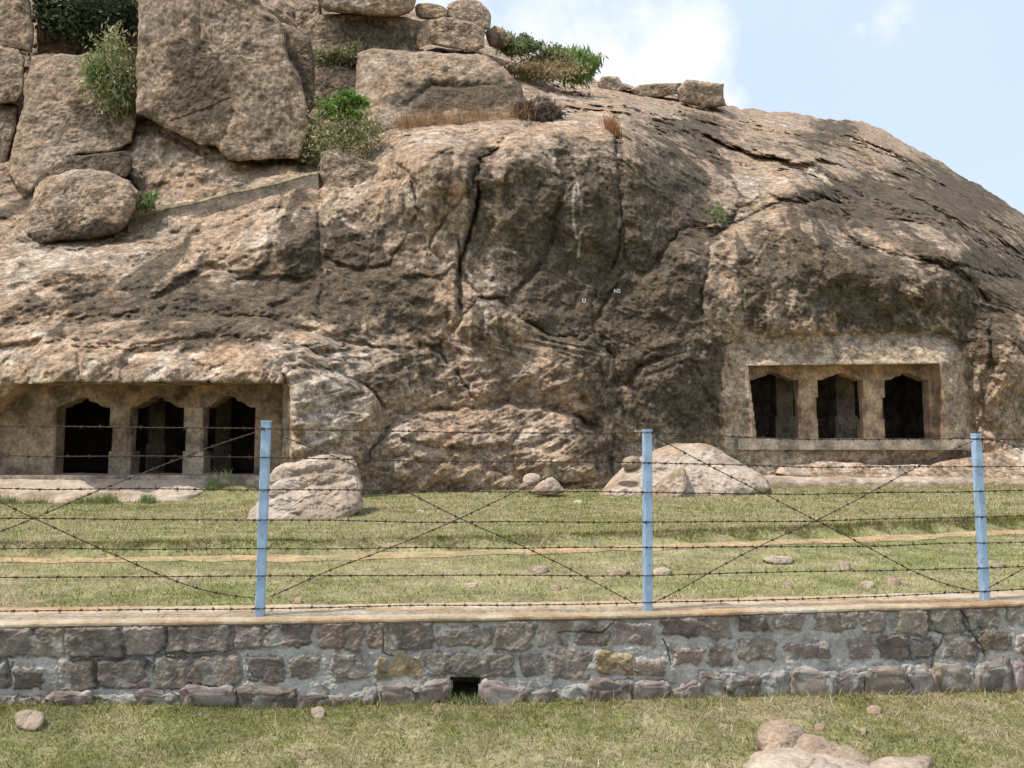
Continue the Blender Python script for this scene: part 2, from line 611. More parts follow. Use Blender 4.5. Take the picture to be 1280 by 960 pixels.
CRACKS = [
    ([(601, 212), (597, 250), (588, 289), (583, 302)], 4, .8), ([(574, 300), (577, 350), (570, 372)], 3, .6),
    ([(769, 146), (771, 190), (773, 242), (778, 270)], 4, .8), ([(665, 155), (667, 183)], 3, .5),
    ([(712, 180), (713, 195)], 2, .35), ([(511, 222), (519, 252)], 3, .45), ([(490, 185), (494, 218)], 4, .5),
    ([(748, 420), (740, 380), (752, 352), (770, 318), (775, 290)], 5, .5), ([(583, 302), (576, 330), (575, 370)], 4, .45),
    ([(35, 478), (28, 445), (52, 425)], 3, .25), ([(55, 470), (62, 440)], 2, .12), ([(92, 478), (97, 450)], 2, .15), ([(128, 470), (124, 452)], 2, .12),
    ([(70, 432), (112, 404)], 3, .2), ([(400, 300), (399, 200)], 2, .3), ([(1075, 600), (1128, 560)], 3, .25), ([(915, 430), (938, 457)], 2, .12),
    ([(655, 398), (700, 425), (745, 428)], 4, .25), ([(470, 540), (520, 525), (580, 530)], 3, .2), ([(560, 575), (590, 545), (640, 535)], 3, .2),
    ([(430, 500), (480, 490), (540, 486)], 3, .2), ([(440, 520), (480, 516), (530, 500)], 3, .15), ([(360, 500), (420, 490), (470, 470)], 3, .15),
    ([(355, 530), (410, 515), (450, 520)], 3, .15), ([(960, 300), (985, 330), (990, 370)], 3, .15), ([(830, 250), (815, 300), (800, 340)], 4, .3),
    ([(680, 330), (700, 270), (706, 230)], 3, .15), ([(470, 290), (460, 330), (475, 390)], 3, .15), ([(420, 300), (430, 350), (425, 400)], 3, .15),
]
BULGE = [  # u, v, ru, rv, amount
    (545, 215, 60, 55, .5), (620, 410, 60, 45, .6), (690, 230, 90, 80, .35), (820, 230, 70, 80, .4), (1000, 235, 50, 25, .35), (1060, 330, 110, 60, .5),
    (455, 260, 55, 35, .35), (330, 310, 55, 40, .35), (230, 330, 60, 35, .3), (90, 450, 45, 25, .2), (200, 455, 50, 22, .2), (310, 445, 40, 20, .25),
    (410, 540, 55, 60, .3), (580, 560, 110, 50, .25), (470, 350, 70, 45, .3), (100, 360, 70, 35, .25), (860, 340, 45, 60, .35), (1200, 330, 60, 40, .4),
    (835, 460, 60, 70, .4), (690, 480, 60, 40, .35), (690, 350, 40, 60, .3), (1260, 450, 40, 70, .3), (760, 260, 35, 60, -.2), (780, 420, 35, 60, -.3), (870, 500, 40, 60, -.25)]
DARKZ = [  # dark weathering crust, plus painted shade at the ledge overhang: u, v, ru, rv, weight
    (720, 300, 120, 110, .62), (690, 250, 40, 60, .3), (850, 245, 45, 55, .85), (800, 420, 100, 110, .6), (870, 500, 60, 90, .6), (1080, 350, 120, 55, .75),
    (1080, 250, 80, 30, .85), (1040, 165, 36, 26, .85), (865, 158, 60, 24, .75), (1220, 250, 70, 50, .6), (1240, 400, 50, 80, .7), (960, 330, 40, 60, .3),
    (380, 300, 24, 60, .75), (430, 370, 90, 60, .45), (250, 380, 90, 50, .5), (330, 400, 100, 30, .4), (520, 380, 50, 70, .5), (590, 110, 60, 25, .75),
    (500, 470, 90, 40, .45), (430, 480, 50, 30, .45), (640, 590, 40, 20, .3), (740, 560, 40, 60, .4), (600, 250, 14, 60, .8), (100, 390, 80, 25, .3),
    (1140, 210, 60, 20, .4), (960, 180, 60, 14, .4), (560, 540, 60, 25, .25), (770, 330, 60, 60, .5), (690, 370, 45, 40, .45), (1270, 340, 60, 40, .5), (460, 285, 60, 40, .1),
    (345, 195, 50, 12, .4), (1120, 400, 60, 40, .5), (400, 520, 60, 60, -.7), (220, 190, 70, 25, -.5), (130, 362, 140, 34, .36), (120, 415, 160, 14, .3), (40, 320, 80, 20, .2), (690, 310, 110, 120, .2), (1085, 255, 55, 18, .5), (1010, 300, 90, 60, .2), (820, 300, 60, 90, .3), (1180, 250, 40, 20, .4)]
PALEZ = [  # bare, pale or bleached rock
    (530, 170, 40, 12, .6), (720, 150, 60, 10, .6), (1005, 225, 50, 16, .6), (925, 340, 28, 45, .8), (1065, 440, 150, 26, .5), (20, 440, 40, 60, .4), (200, 455, 150, 24, .55),
    (640, 545, 90, 30, .35), (700, 560, 20, 40, .6), (250, 200, 80, 25, .4), (20, 330, 40, 40, .5), (460, 240, 60, 14, .5), (400, 510, 55, 60, .9), (100, 320, 60, 12, .4), (1170, 400, 30, 60, .35),
    (730, 240, 8, 35, .7), (680, 105, 120, 20, .3), (590, 80, 60, 10, .4), (1010, 155, 60, 10, .2), (340, 285, 50, 30, .4), (600, 340, 16, 70, .45), (1060, 580, 130, 30, .35), (940, 500, 30, 80, .45), (1200, 520, 25, 70, .35), (630, 400, 50, 35, .35)]
OCHREZ = [
    (40, 400, 60, 20, .5), (235, 235, 40, 12, .7), (310, 262, 50, 10, .5), (330, 445, 60, 20, .6), (150, 430, 90, 14, .4), (400, 480, 50, 30, .3), (1060, 570, 60, 20, .4),
    (1100, 435, 90, 20, .4), (590, 145, 100, 10, .6), (765, 160, 10, 24, .9), (500, 200, 12, 20, .6), (1170, 520, 20, 50, .4), (610, 290, 20, 60, .4), (780, 110, 160, 14, .3), (1130, 190, 90, 24, .35), (985, 170, 80, 20, .3)]


PLATES = [  # rounded masses of the hillside: outline, how far it stands forward, width of its rounded shoulder in px
    ([(602, 205), (640, 160), (665, 158), (700, 175), (705, 230), (690, 300), (655, 350), (640, 372), (600, 372), (578, 340), (588, 289)], .55, 42),
    ([(490, 178), (530, 160), (590, 153), (640, 158), (602, 205), (590, 240), (560, 265), (545, 290), (533, 315), (510, 258), (493, 215)], .5, 34),
    ([(668, 160), (710, 142), (765, 142), (772, 190), (775, 250), (770, 300), (745, 345), (720, 385), (690, 385), (650, 375), (690, 300), (705, 230)], .35, 40),
    ([(774, 150), (830, 165), (870, 175), (905, 205), (950, 215), (945, 245), (900, 285), (850, 290), (800, 340), (782, 330), (778, 250)], .5, 44),
    ([(957, 213), (1010, 213), (1055, 231), (1064, 252), (1040, 250), (972, 253), (950, 235)], .35, 18),
    ([(905, 287), (935, 270), (972, 255), (1044, 252), (1080, 308), (1190, 335), (1215, 360), (1222, 425), (900, 430), (880, 380), (885, 310)], .65, 60),
    ([(1055, 232), (1122, 267), (1175, 282), (1235, 308), (1310, 335), (1310, 358), (1240, 345), (1190, 330), (1075, 312), (1050, 290), (1044, 252)], .5, 24),
    ([(570, 430), (580, 395), (600, 373), (628, 376), (650, 398), (690, 420), (735, 428), (765, 445), (775, 500), (750, 535), (690, 512), (640, 505), (600, 508), (575, 470)], .6, 50),
    ([(780, 335), (800, 345), (850, 292), (885, 302), (880, 380), (900, 430), (860, 440), (810, 450), (780, 480), (758, 430), (756, 385)], .4, 40),
    ([(772, 485), (810, 452), (860, 442), (902, 432), (902, 640), (772, 640), (762, 540)], .3, 40),
    ([(400, 258), (400, 242), (430, 232), (511, 222), (523, 258), (505, 300), (480, 330), (440, 335), (402, 320)], .38, 26),
    ([(285, 320), (310, 285), (350, 262), (398, 262), (398, 330), (380, 345), (330, 350), (295, 345)], .38, 26),
    ([(-60, 325), (90, 312), (170, 304), (250, 292), (283, 322), (230, 350), (180, 390), (100, 398), (-60, 398)], .35, 40),
    ([(402, 332), (450, 337), (480, 332), (533, 317), (573, 340), (573, 395), (565, 428), (520, 430), (470, 434), (440, 425), (402, 412)], .35, 40),
    ([(230, 354), (300, 347), (400, 350), (402, 410), (330, 396), (250, 393), (200, 390)], .3, 26),
    ([(-60, 412), (60, 402), (110, 410), (160, 394), (240, 400), (330, 398), (400, 420), (440, 434), (380, 440), (330, 428), (240, 426), (160, 436), (60, 428), (-60, 444)], .42, 13),
    ([(27, 484), (35, 445), (55, 430), (98, 440), (98, 484)], .28, 12), ([(98, 484), (100, 442), (158, 437), (150, 484)], .34, 14),
    ([(152, 484), (165, 446), (195, 438), (235, 443), (262, 465), (262, 484)], .24, 13), ([(262, 484), (270, 462), (330, 428), (385, 436), (430, 455), (352, 466), (350, 484)], .45, 15),
    ([(352, 640), (352, 456), (375, 453), (415, 460), (455, 482), (480, 515), (470, 555), (440, 640)], .55, 26),
    ([(400, 438), (470, 440), (540, 432), (575, 470), (600, 505), (560, 510), (500, 518), (482, 513), (455, 480), (415, 460)], .32, 22),
    ([(1217, 350), (1330, 356), (1330, 640), (1222, 640), (1230, 520), (1243, 440)], .35, 36),
    ([(800, 160), (870, 168), (930, 192), (1000, 207), (1050, 206), (1120, 235), (1180, 270), (1310, 330), (1310, 310), (1215, 255), (1120, 200), (1060, 170), (1000, 155), (935, 148), (850, 140), (800, 140)], .4, 14),
    ([(655, 124), (690, 113), (760, 121), (830, 121), (905, 136), (830, 150), (760, 138), (690, 140), (655, 148)], .4, 12),
    ([(440, 640), (455, 590), (470, 558), (500, 522), (560, 513), (640, 506), (690, 512), (735, 530), (757, 552), (774, 605), (774, 640)], 1.0, 42),
    ([(636, 556), (665, 530), (692, 516), (735, 545), (752, 600), (700, 606), (650, 592)], .35, 24), ([(480, 548), (520, 530), (600, 536), (636, 552), (600, 566), (540, 560)], .25, 12),
    ([(450, 610), (490, 575), (560, 578), (640, 596), (700, 612), (700, 640), (450, 640)], .35, 18), ([(360, 560), (420, 545), (470, 560), (450, 585), (380, 590)], .25, 10),
    ([(360, 520), (420, 508), (470, 520), (440, 540), (370, 545)], .22, 9), ([(356, 480), (410, 472), (455, 490), (420, 502), (362, 508)], .22, 9)]
FRAME = [(903, 640), (903, 470), (910, 440), (925, 424), (985, 419), (1180, 415), (1204, 428), (1218, 470), (1222, 560), (1200, 575), (1190, 640)]


def blob(u, v, zones, wu=0, wv=0):
    s = np.zeros(u.shape)
    for (cu, cv, ru, rv, w) in zones:
        q = ((u + wu - cu) / ru) ** 2 + ((v + wv - cv) / rv) ** 2
        s += w * np.exp(-q * 0.9)
    return s


def build_cliff():
    us = np.arange(-240, 1521, 1.35)
    nv = 500
    vt = np.interp(us, [p[0] for p in SKYL], [p[1] for p in SKYL])
    q = np.stack([us * .02, us * 0, us * 0], -1)
    vt = vt + fbm(q, 1.0, 5, 3, .6) * 9 + np.maximum(0, fbm(q, 3.1, 3, 8)) * 6
    t = np.linspace(0, 1, nv) ** 1.06
    U = np.broadcast_to(us[None], (nv, len(us))).copy()
    V = vt[None] + t[:, None] * (650 - vt[None])
    D = depth0(U, V)
    p0 = P(U, V, D)
    # warp the drawn features a little so that they run like rock, not like ruled lines
    wu = fbm(p0, .8, 3, 40) * 10 + fbm(p0, 3.2, 2, 44) * 4
    wv = fbm(p0, .8, 3, 41) * 9 + fbm(p0, 3.2, 2, 45) * 4
    # near the carved mouths nothing is displaced
    dl = poly_sd(U, V, LEFT_HOLE)
    dr = poly_sd(U, V, RIGHT_HOLE)
    quiet = sstep(2, 26, dr) * np.where(V > 483, sstep(2, 14, dl), 1.0)
    fsd = poly_sd(U, V, FRAME) + fbm(p0, 1.3, 3, 47) * 9
    frame = sstep(4, -5, fsd)
    wu *= quiet
    wv *= quiet
    slope = np.clip(np.abs(np.gradient(D, axis=0) / np.gradient(V, axis=0)), 0, .3)
    disp = np.zeros(U.shape)
    for (line, side, amt, reach) in LIPS:
        d, s, tt = seg_dist(U + wu, V + wv, line)
        env = sstep(0, .12, tt) * sstep(1, .88, tt)
        g = .55 * amt * np.exp(-d / reach) * env
        g = g * (1 + slope * 3.5)
        disp += np.where(s * side > 0, g * sstep(-1.5, 3.5, d), -g * .25 * np.exp(-d / 12))
        disp -= env * abs(amt) * .2 * np.exp(-(d / 2.6) ** 2)
    for (line, w, dep) in CRACKS:
        d, s, tt = seg_dist(U + wu * .6, V + wv * .6, line)
        disp -= dep * .32 * np.exp(-(d / (w * .42)) ** 2) * (.45 + 1.1 * sstep(-.3, .3, fbm(p0, 1.4, 2, 43)))
    crease = np.zeros(U.shape)
    edge_light = np.zeros(U.shape)
    for (poly, a, edge) in PLATES:
        pa = np.array(poly)
        m = (U > pa[:, 0].min() - 30) & (U < pa[:, 0].max() + 30) & (V > pa[:, 1].min() - 30) & (V < pa[:, 1].max() + 30)
        sdv = poly_sd(U[m] + wu[m] * 1.3, V[m] + wv[m] * 1.3, poly)
        t = np.clip(-sdv / edge, 0, 1)
        soft = .52 + .5 * np.clip(fbm(p0[m], .35, 2, 46) * 2.2, -.7, .9)
        disp[m] += a * soft * np.sqrt(np.maximum(0, 1 - (1 - t) ** 2)) * (1 + slope[m] * 3)
        edge_light[m] += np.exp(-((sdv + 4.5) / 3.5) ** 2) * sstep(-.05, .25, fbm(p0[m], .9, 3, 49))  # painted highlight: a light rim just inside each plate's edge
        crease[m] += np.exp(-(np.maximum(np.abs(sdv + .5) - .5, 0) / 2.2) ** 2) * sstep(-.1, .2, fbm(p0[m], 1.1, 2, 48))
    for (cu, cv, ru, rv, a) in BULGE:
        r2 = ((U + wu - cu) / ru) ** 2 + ((V + wv - cv) / rv) ** 2
        disp += a * np.exp(-r2 * 1.2)
    pz = p0 * np.array([1, .55, 1])
    disp += fbm(pz, .42, 3, 11, .45) * .8 - crease * .05
    ridge = fbm(pz + fbm(pz, 1.2, 2, 70)[..., None] * .5, .8, 4, 21, .55, True)
    dome = sstep(0, 1, (U - 800) / 120) * sstep(300, 220, V - (U - 900) * .35) 
    dome = np.maximum(dome, sstep(150, 130, V) * .8)
    disp += (ridge * .24 - .05) * (1 - .6 * dome)
    # slanting weathering grain, different left and right
    shale = sstep(415, 450, V) * sstep(800, 740, U) * sstep(300, 360, U)
    ang = (np.where(U < 560, 0.85, 0.95) * (1 - shale) + .42 * shale)[..., None]
    x, z = p0[..., 0:1], p0[..., 2:3]
    gx = x * np.cos(ang) + z * np.sin(ang)
    gz = -x * np.sin(ang) + z * np.cos(ang)
    pg = np.concatenate([gx * .7, p0[..., 1:2] * .4, gz * 2.4], -1)
    grain = fbm(pg, 1.0, 4, 90, .6, True)
    low = sstep(330, 420, V)
    disp += grain * (.08 * (1 - .8 * dome) + .08 * low * (1 - dome) + .20 * shale)
    disp += fbm(p0, 2.6, 5, 33, .62) * (.16 + .06 * low)
    disp += fbm(p0, 8.0, 3, 37, .6, True) * .035
    f1, f2, cid = worley(p0 * np.array([1, .5, 1.15]) + np.stack([wu, wv, wu], -1) * .01, .42, 5)
    cm = sstep(.05, .3, fbm(p0, .3, 2, 99)) * (1 - dome)
    disp -= .1 * np.exp(-((f2 - f1) / .03) ** 2) * cm
    disp += (cid - .5) * .14 * sstep(.0, .2, f2 - f1) * (1 - .6 * dome)
    skyfade = sstep(0, 26, V - vt[None])
    disp *= (.35 + .65 * skyfade)
    disp *= D / 22.0
    Q = quiet * (1 - .85 * frame)
    plane = np.where(dl < dr, LD, RD)
    wpl = np.where(dl < dr, (1 - sstep(2, 20, dl)) * sstep(478, 486, V), 1 - sstep(4, 42, dr))
    brow = 0
    D2 = (D * (1 - wpl) + (plane + brow) * wpl) - disp * Q
    D2 -= np.where(dl < dr, 0, fbm(p0, 2.2, 4, 51) * .10 + fbm(p0, 6, 3, 52, .6, True) * .07 - .12) * sstep(0, 8, dr) * frame
    # colour of the stone: crust, bleaching, lichen, darker creases, highlights painted along ledge edges
    nw, nx = fbm(p0, .7, 4, 61) * 22, fbm(p0, .7, 4, 62) * 18
    dark = blob(U, V, DARKZ, nw, nx)
    pale = blob(U, V, PALEZ, nw, nx)
    ochre = blob(U, V, OCHREZ, nw, nx)
    drip = fbm(np.stack([p0[..., 0] * 1.5, p0[..., 1] * .3, p0[..., 2] * .22], -1) + fbm(p0, .6, 2, 78)[..., None] * .5, 1.0, 4, 77, .6)
    dark = dark * 1.0 + sstep(.0, .30, drip) * .72 * sstep(130, 260, V) * sstep(470, 400, V) - .14 - 1.1 * frame + crease * .25 + .03 * sstep(540, 700, U) * sstep(150, 200, V) - edge_light * .3
    pdrip = fbm(np.stack([p0[..., 0] * 1.9 + 40, p0[..., 1] * .3, p0[..., 2] * .25], -1) + fbm(p0, .7, 2, 79)[..., None] * .4, 1.0, 4, 80, .6)
    pale = pale + edge_light * .45 + sstep(.18, .42, pdrip) * .35
    dark = dark * 1.0 + (-ridge * .25 + .04)
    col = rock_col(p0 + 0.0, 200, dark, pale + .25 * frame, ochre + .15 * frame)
    fc = mixc(np.broadcast_to(np.array((.37, .275, .195)), col.shape), np.array((.46, .36, .265)), sstep(-.2, .3, fbm(p0, 1.4, 4, 95)))
    fc = mixc(fc, np.array((.40, .25, .15)), sstep(.1, .4, fbm(p0, 1.1, 3, 96)) * .6)
    fc = mixc(fc, np.array((.22, .18, .145)), sstep(.15, .45, fbm(p0, 3, 4, 97, .6)) * .7)
    col = mixc(col, fc, frame * .75)
    d, s, tt = seg_dist(U + wu * .3, V + wv * .3, [(712, 196), (718, 225), (716, 262), (722, 300)])
    d2, s2, t2 = seg_dist(U + wu * .3, V + wv * .3, [(716, 215), (726, 250), (729, 280), (722, 320)])
    d3, s3, t3 = seg_dist(U + wu * .3, V + wv * .3, [(773, 235), (776, 262), (772, 290)])
    white = np.exp(-(np.minimum(np.minimum(d, d2), d3) / 1.6) ** 2) * sstep(-.2, .2, fbm(p0, 2.5, 3, 93) + .1)
    col = mixc(col, np.array((.56, .51, .44)), white * .6)
    pts = P(U, V, D2)
    # behind the skyline the dome goes on backwards and down
    top = pts[0]
    back = []
    nb = 14
    for k in range(nb, 0, -1):
        b = top.copy()
        dirx = top[:, 0:1] / top[:, 1:2]
        b[:, 1] += 1.3 * k + .25 * k * k
        b[:, 0:1] += dirx * (1.3 * k + .25 * k * k)
        b[:, 2] -= .02 * k + .045 * k * k + fbm(b, .3, 2, 5) * .4
        back.append(b)
    allp = np.concatenate([np.array(back), pts])
    allc = np.concatenate([np.repeat(col[:1], nb, 0), col])
    h, w = allp.shape[:2]
    keep = np.ones((h - 1, w - 1), bool)
    uc = (U[:-1, :-1] + U[1:, 1:]) / 2
    vc = (V[:-1, :-1] + V[1:, 1:]) / 2
    hole = in_poly(uc, vc, LEFT_HOLE) | in_poly(uc, vc, RIGHT_HOLE)
    keep[nb:] = ~hole
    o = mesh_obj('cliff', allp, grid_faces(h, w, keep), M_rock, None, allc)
    tag(o, 'broad brown granite hillside rising behind the lawn', None, None, 'structure')
    return us, U, V, D2


us_, U_, V_, D_ = build_cliff()


def cliff_depth(u, v):
    j = int(np.clip(np.searchsorted(us_, u), 0, len(us_) - 1))
    i = int(np.clip(np.searchsorted(V_[:, j], v), 0, V_.shape[0] - 1))
    return float(D_[i, j])


# ------------------------------------------------------------------ loose rocks and boulders
def star_resample(poly, n, c, rounds=1):
    pl = np.array(poly, float)
    for _ in range(rounds):
        a = pl * .8 + np.roll(pl, -1, 0) * .2
        b = pl * .2 + np.roll(pl, -1, 0) * .8
        pl = np.stack([a, b], 1).reshape(-1, 2)
    q = np.concatenate([pl, pl[:1]])
    s = np.concatenate([[0], np.cumsum(np.hypot(*np.diff(q, axis=0).T))])
    t = np.linspace(0, s[-1], n, endpoint=False)
    return np.stack([np.interp(t, s, q[:, 0]), np.interp(t, s, q[:, 1])], -1)


def rock(name, label, cat, poly, D, T, group=None, tilt=0.0, yaw=0.0, pw=3.0, n=200, rings=56, rough=.1, seed=1, dark=0., pale=0., ochre=0., grey=0.,
         cracks=(), mat=None, parent=None, center=None, backT=None, grain=0.0, facets=0.0, darkz=(), sharp=1, grow=1.0, bury=0, jag=.03):
    """a boulder whose outline is drawn from the photo, D metres off, T metres thick in front of its outline"""
    pl = np.array(poly, float)
    if grow != 1.0:
        pl = pl.mean(0) + (pl - pl.mean(0)) * grow
    if bury:
        lo = sstep(.55, .9, (pl[:, 1] - pl[:, 1].min()) / np.ptp(pl[:, 1]))
        pl[:, 1] += bury * lo
    poly = pl
    c = pl.mean(0) if center is None else np.array(center, float)
    o = star_resample(poly, n, c, sharp)
    ext = float(np.ptp(o, axis=0).max())
    oq = np.stack([o[:, 0], o[:, 1], np.full(n, seed * 7.7)], -1) / ext
    wob = fbm(oq, 4.5, 4, seed + 90, .62) * ext * jag
    rr_ = o - c
    o = c + rr_ * (1 + wob / (np.linalg.norm(rr_, axis=1) + 1e-6))[:, None]
    r = np.sin(np.linspace(0, np.pi / 2, rings))
    r[0] = 0.0015
    rf = np.concatenate([r, r[::-1][1:] * 1.0])
    sgn = np.concatenate([np.full(rings, -1.0), np.full(rings - 1, 1.0)])
    prof = (1 - np.clip(rf, 0, 1) ** pw) ** (1 / pw) if pw else 0 * rf
    U = c[0] + rf[:, None] * (o[None, :, 0] - c[0])
    V = c[1] + rf[:, None] * (o[None, :, 1] - c[1])
    bt = T if backT is None else backT
    off = np.where(sgn < 0, -T, bt) * prof
    Dg = D + off[:, None] + tilt * (c[1] - V) * D / F + yaw * (U - c[0]) * D / F
    p = P(U, V, Dg)
    cen = P(c[0], c[1], D + tilt * 0)
    dirn = p - cen
    dirn /= np.linalg.norm(dirn, axis=-1)[..., None] + 1e-9
    size = np.ptp(p.reshape(-1, 3), axis=0).max()
    ab = size / 3.0 if size < 3 else 1.0
    kk = max(k_ := 3.0 / size, .9)
    fd = dirn * .55 + np.array([0, -.8, 0]) * (sgn < 0)[:, None, None]
    adisp = (fbm(p, 1.1 * kk, 4, seed + 60, .6) * .10 + fbm(p, 3.4 * kk, 4, seed + 61, .62) * .075 + fbm(p, 8.5 * kk, 2, seed + 62, .6, True) * .022) * ab
    k = 3.0 / size
    nz = fbm(p, .5 * k, 4, seed) * 1.0 + fbm(p, 2.2 * k, 4, seed + 3, .55) * .5
    if facets:
        f1, f2, cid = worley(p, .9 * k, seed)
        nz = nz + (cid - .5) * facets
    if grain:
        a = .5
        pg = np.stack([(p[..., 0] * np.cos(a) + p[..., 2] * np.sin(a)) * .8, p[..., 1], (-p[..., 0] * np.sin(a) + p[..., 2] * np.cos(a)) * 3.5], -1)
        nz = nz + fbm(pg, 1.1 * k, 4, seed + 50, .6, True) * grain
    p2 = p + dirn * (nz * rough * size * .5)[..., None] + fd * (adisp * (1.0 if mat is None else 1.3))[..., None]
    wv_ = fbm(p, 2 * k, 3, seed + 8) * 6
    for (line, w, dep) in cracks:
        d, s, tt = seg_dist(U + wv_ * .5, V + wv_ * .5, line)
        dd = dep * np.exp(-(d / w) ** 2) * (sgn < 0)[:, None]
        p2 = p2 - dirn * dd[..., None]
    if mat is M_boulder:
        grey = grey + .3
    if name == 'granite_block':
        dark = dark + .16
        pale = pale - .1
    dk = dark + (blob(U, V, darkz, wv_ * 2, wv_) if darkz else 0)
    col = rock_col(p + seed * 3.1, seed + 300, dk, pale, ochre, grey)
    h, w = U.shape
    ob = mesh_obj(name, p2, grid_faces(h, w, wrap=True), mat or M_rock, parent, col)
    if parent is None:
        tag(ob, label, cat, group)
    return ob


GB = 'granite blocks stacked on the hillside'
rock('granite_block', 'huge squarish brown granite block with a vertical seam, tallest on the upper left hillside', 'rock',
     [(174, -40), (180, -60), (300, -58), (330, 10), (353, 34), (359, 74), (373, 97), (384, 130), (388, 160), (373, 196), (330, 198), (285, 199), (269, 183), (249, 180), (215, 163), (171, 141), (174, 60)],
     25.6, 1.1, GB, tilt=.16, pw=16, rough=.035, seed=4, center=(275, 70), rings=110, n=420, facets=.15, dark=.12,
     cracks=(([(249, -40), (247, 20), (246, 60)], 2.5, .22), ([(246, 60), (240, 110), (234, 140)], 3, .07), ([(213, 154), (250, 140), (289, 124), (292, 144), (281, 165), (274, 182)], 2.2, .12), ([(287, 0), (353, 34)], 2, .1)),
     darkz=((238, 90, 18, 40, .5), (285, 90, 30, 20, .25), (250, 130, 60, 30, .15), (330, 150, 40, 40, .2)), sharp=0)
rock('granite_block', 'narrow grey rock wedge tucked behind the right side of the huge squarish block', 'rock',
     [(350, 30), (368, 34), (388, 50), (393, 90), (393, 135), (380, 150), (360, 110), (352, 70)], 26.4, .6, GB, sharp=0, tilt=.1, pw=7, rough=.06, seed=9, dark=.25)
rock('granite_block', 'pale grey leaning slab left of the huge squarish block, bush at its top edge', 'rock',
     [(39, 70), (70, 68), (111, 66), (160, 75), (176, 110), (172, 150), (168, 178), (141, 190), (97, 195), (62, 214), (40, 240), (20, 232), (10, 218), (18, 175), (27, 141), (34, 101)], 25.9, .75, GB, sharp=0,
     tilt=.45, yaw=.1, pw=12, rough=.045, seed=14, center=(90, 140), rings=80, n=320, pale=.15, grey=.1, dark=.05, facets=.1, cracks=(([(40, 130), (100, 118), (130, 100)], 3, .06), ([(20, 190), (80, 185), (130, 170)], 3, .08)), darkz=((120, 155, 20, 20, .5), (70, 150, 40, 14, .2)))
rock('granite_block', 'upper layered dark block at the far left edge of the frame', 'rock',
     [(-60, -30), (20, -30), (36, 0), (42, 40), (40, 66), (20, 62), (-20, 58), (-70, 60)], 26.8, .8, GB, sharp=0, tilt=.1, pw=12, rough=.05, seed=19, dark=.15, grain=.15)
rock('granite_block', 'lower layered dark block at the far left edge, under the upper one', 'rock',
     [(-70, 56), (-10, 54), (24, 62), (30, 75), (30, 112), (22, 128), (-20, 132), (-70, 130)], 26.4, .8, GB, sharp=0, tilt=.08, pw=12, rough=.05, seed=20, dark=.1, grain=.1)
rock('granite_block', 'rough shadowed block at the far left edge beside the foot of the pale slab', 'rock',
     [(-70, 126), (0, 124), (24, 132), (22, 160), (8, 205), (2, 235), (-40, 240), (-80, 235)], 26.3, .7, GB, sharp=0, tilt=.15, pw=7, rough=.06, seed=21, dark=.2)
rock('granite_block', 'brown rock face behind the dark leafy bush at the upper left', 'rock',
     [(46, 5), (90, -20), (170, -20), (178, 40), (176, 80), (120, 86), (60, 86), (48, 70)], 28.6, .7, GB, sharp=0, tilt=.15, pw=10, rough=.05, seed=22, dark=.05)
rock('boulder', 'big rounded brown boulder resting on the left slope below the flat slab', 'boulder',
     [(30, 289), (36, 262), (47, 235), (64, 222), (85, 215), (111, 213), (144, 218), (162, 226), (172, 240), (168, 262), (158, 284), (144, 293), (111, 299), (75, 301), (45, 310), (38, 306)],
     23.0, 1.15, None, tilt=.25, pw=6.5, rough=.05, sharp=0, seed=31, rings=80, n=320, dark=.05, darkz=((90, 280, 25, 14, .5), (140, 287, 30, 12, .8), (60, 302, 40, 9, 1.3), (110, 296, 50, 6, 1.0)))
rock('boulder', 'flat grey slab of rock lying on top of the big rounded boulder', 'boulder',
     [(43, 235), (50, 220), (64, 208), (91, 195), (125, 193), (158, 189), (164, 198), (165, 210), (158, 222), (130, 217), (100, 213), (72, 217), (56, 228)],
     23.9, .55, None, tilt=.35, pw=9, rough=.05, seed=33, dark=.75, grey=.1, sharp=0, facets=.3, center=(112, 205))
rock('granite_block', 'shadowed split rock right of the flat slab on the left slope', 'rock', [(150, 205), (166, 208), (180, 222), (186, 240), (178, 245), (165, 232)], 24.6, .35, GB, sharp=0, tilt=.2, rough=.06, seed=34, dark=.3, n=120, rings=30)
rock('granite_block', 'wide brown ledge block with a dark undercut, above the band of dry grass', 'rock',
     [(452, 91), (454, 70), (470, 65), (517, 67), (560, 69), (601, 71), (628, 91), (644, 112), (650, 126), (640, 140), (601, 151), (560, 156), (507, 160), (470, 162), (458, 155), (450, 120)],
     28.0, 1.2, GB, sharp=0, tilt=.65, pw=10, rough=.045, seed=41, grow=1.07, center=(545, 115), rings=80, n=320, darkz=((590, 118, 60, 16, 1.0), (520, 130, 30, 14, .5)), pale=.05,  # darkz paints the shade below the overhang into the colour
     cracks=(([(500, 140), (538, 104), (580, 108), (632, 104), (648, 124)], 4, .28),))
rock('granite_block', 'long dark block in the lower layer of the summit stack', 'rock',
     [(392, 62), (388, 30), (400, 20), (450, 18), (500, 22), (522, 28), (522, 52), (515, 68), (450, 66), (410, 74)], 30.2, 1.0, GB, sharp=0, tilt=.2, pw=10, rough=.05, seed=43, grow=1.07, darkz=((480, 45, 40, 18, .7), (430, 40, 30, 12, .3)), n=280, rings=60)
rock('granite_block', 'squat block with a deep dark gap under it in the summit stack', 'rock',
     [(526, 28), (560, 24), (588, 29), (603, 38), (602, 58), (590, 64), (560, 58), (534, 54), (524, 60)], 30.0, .9, GB, sharp=0, tilt=.2, pw=10, rough=.05, seed=44, grow=1.07, dark=.1)
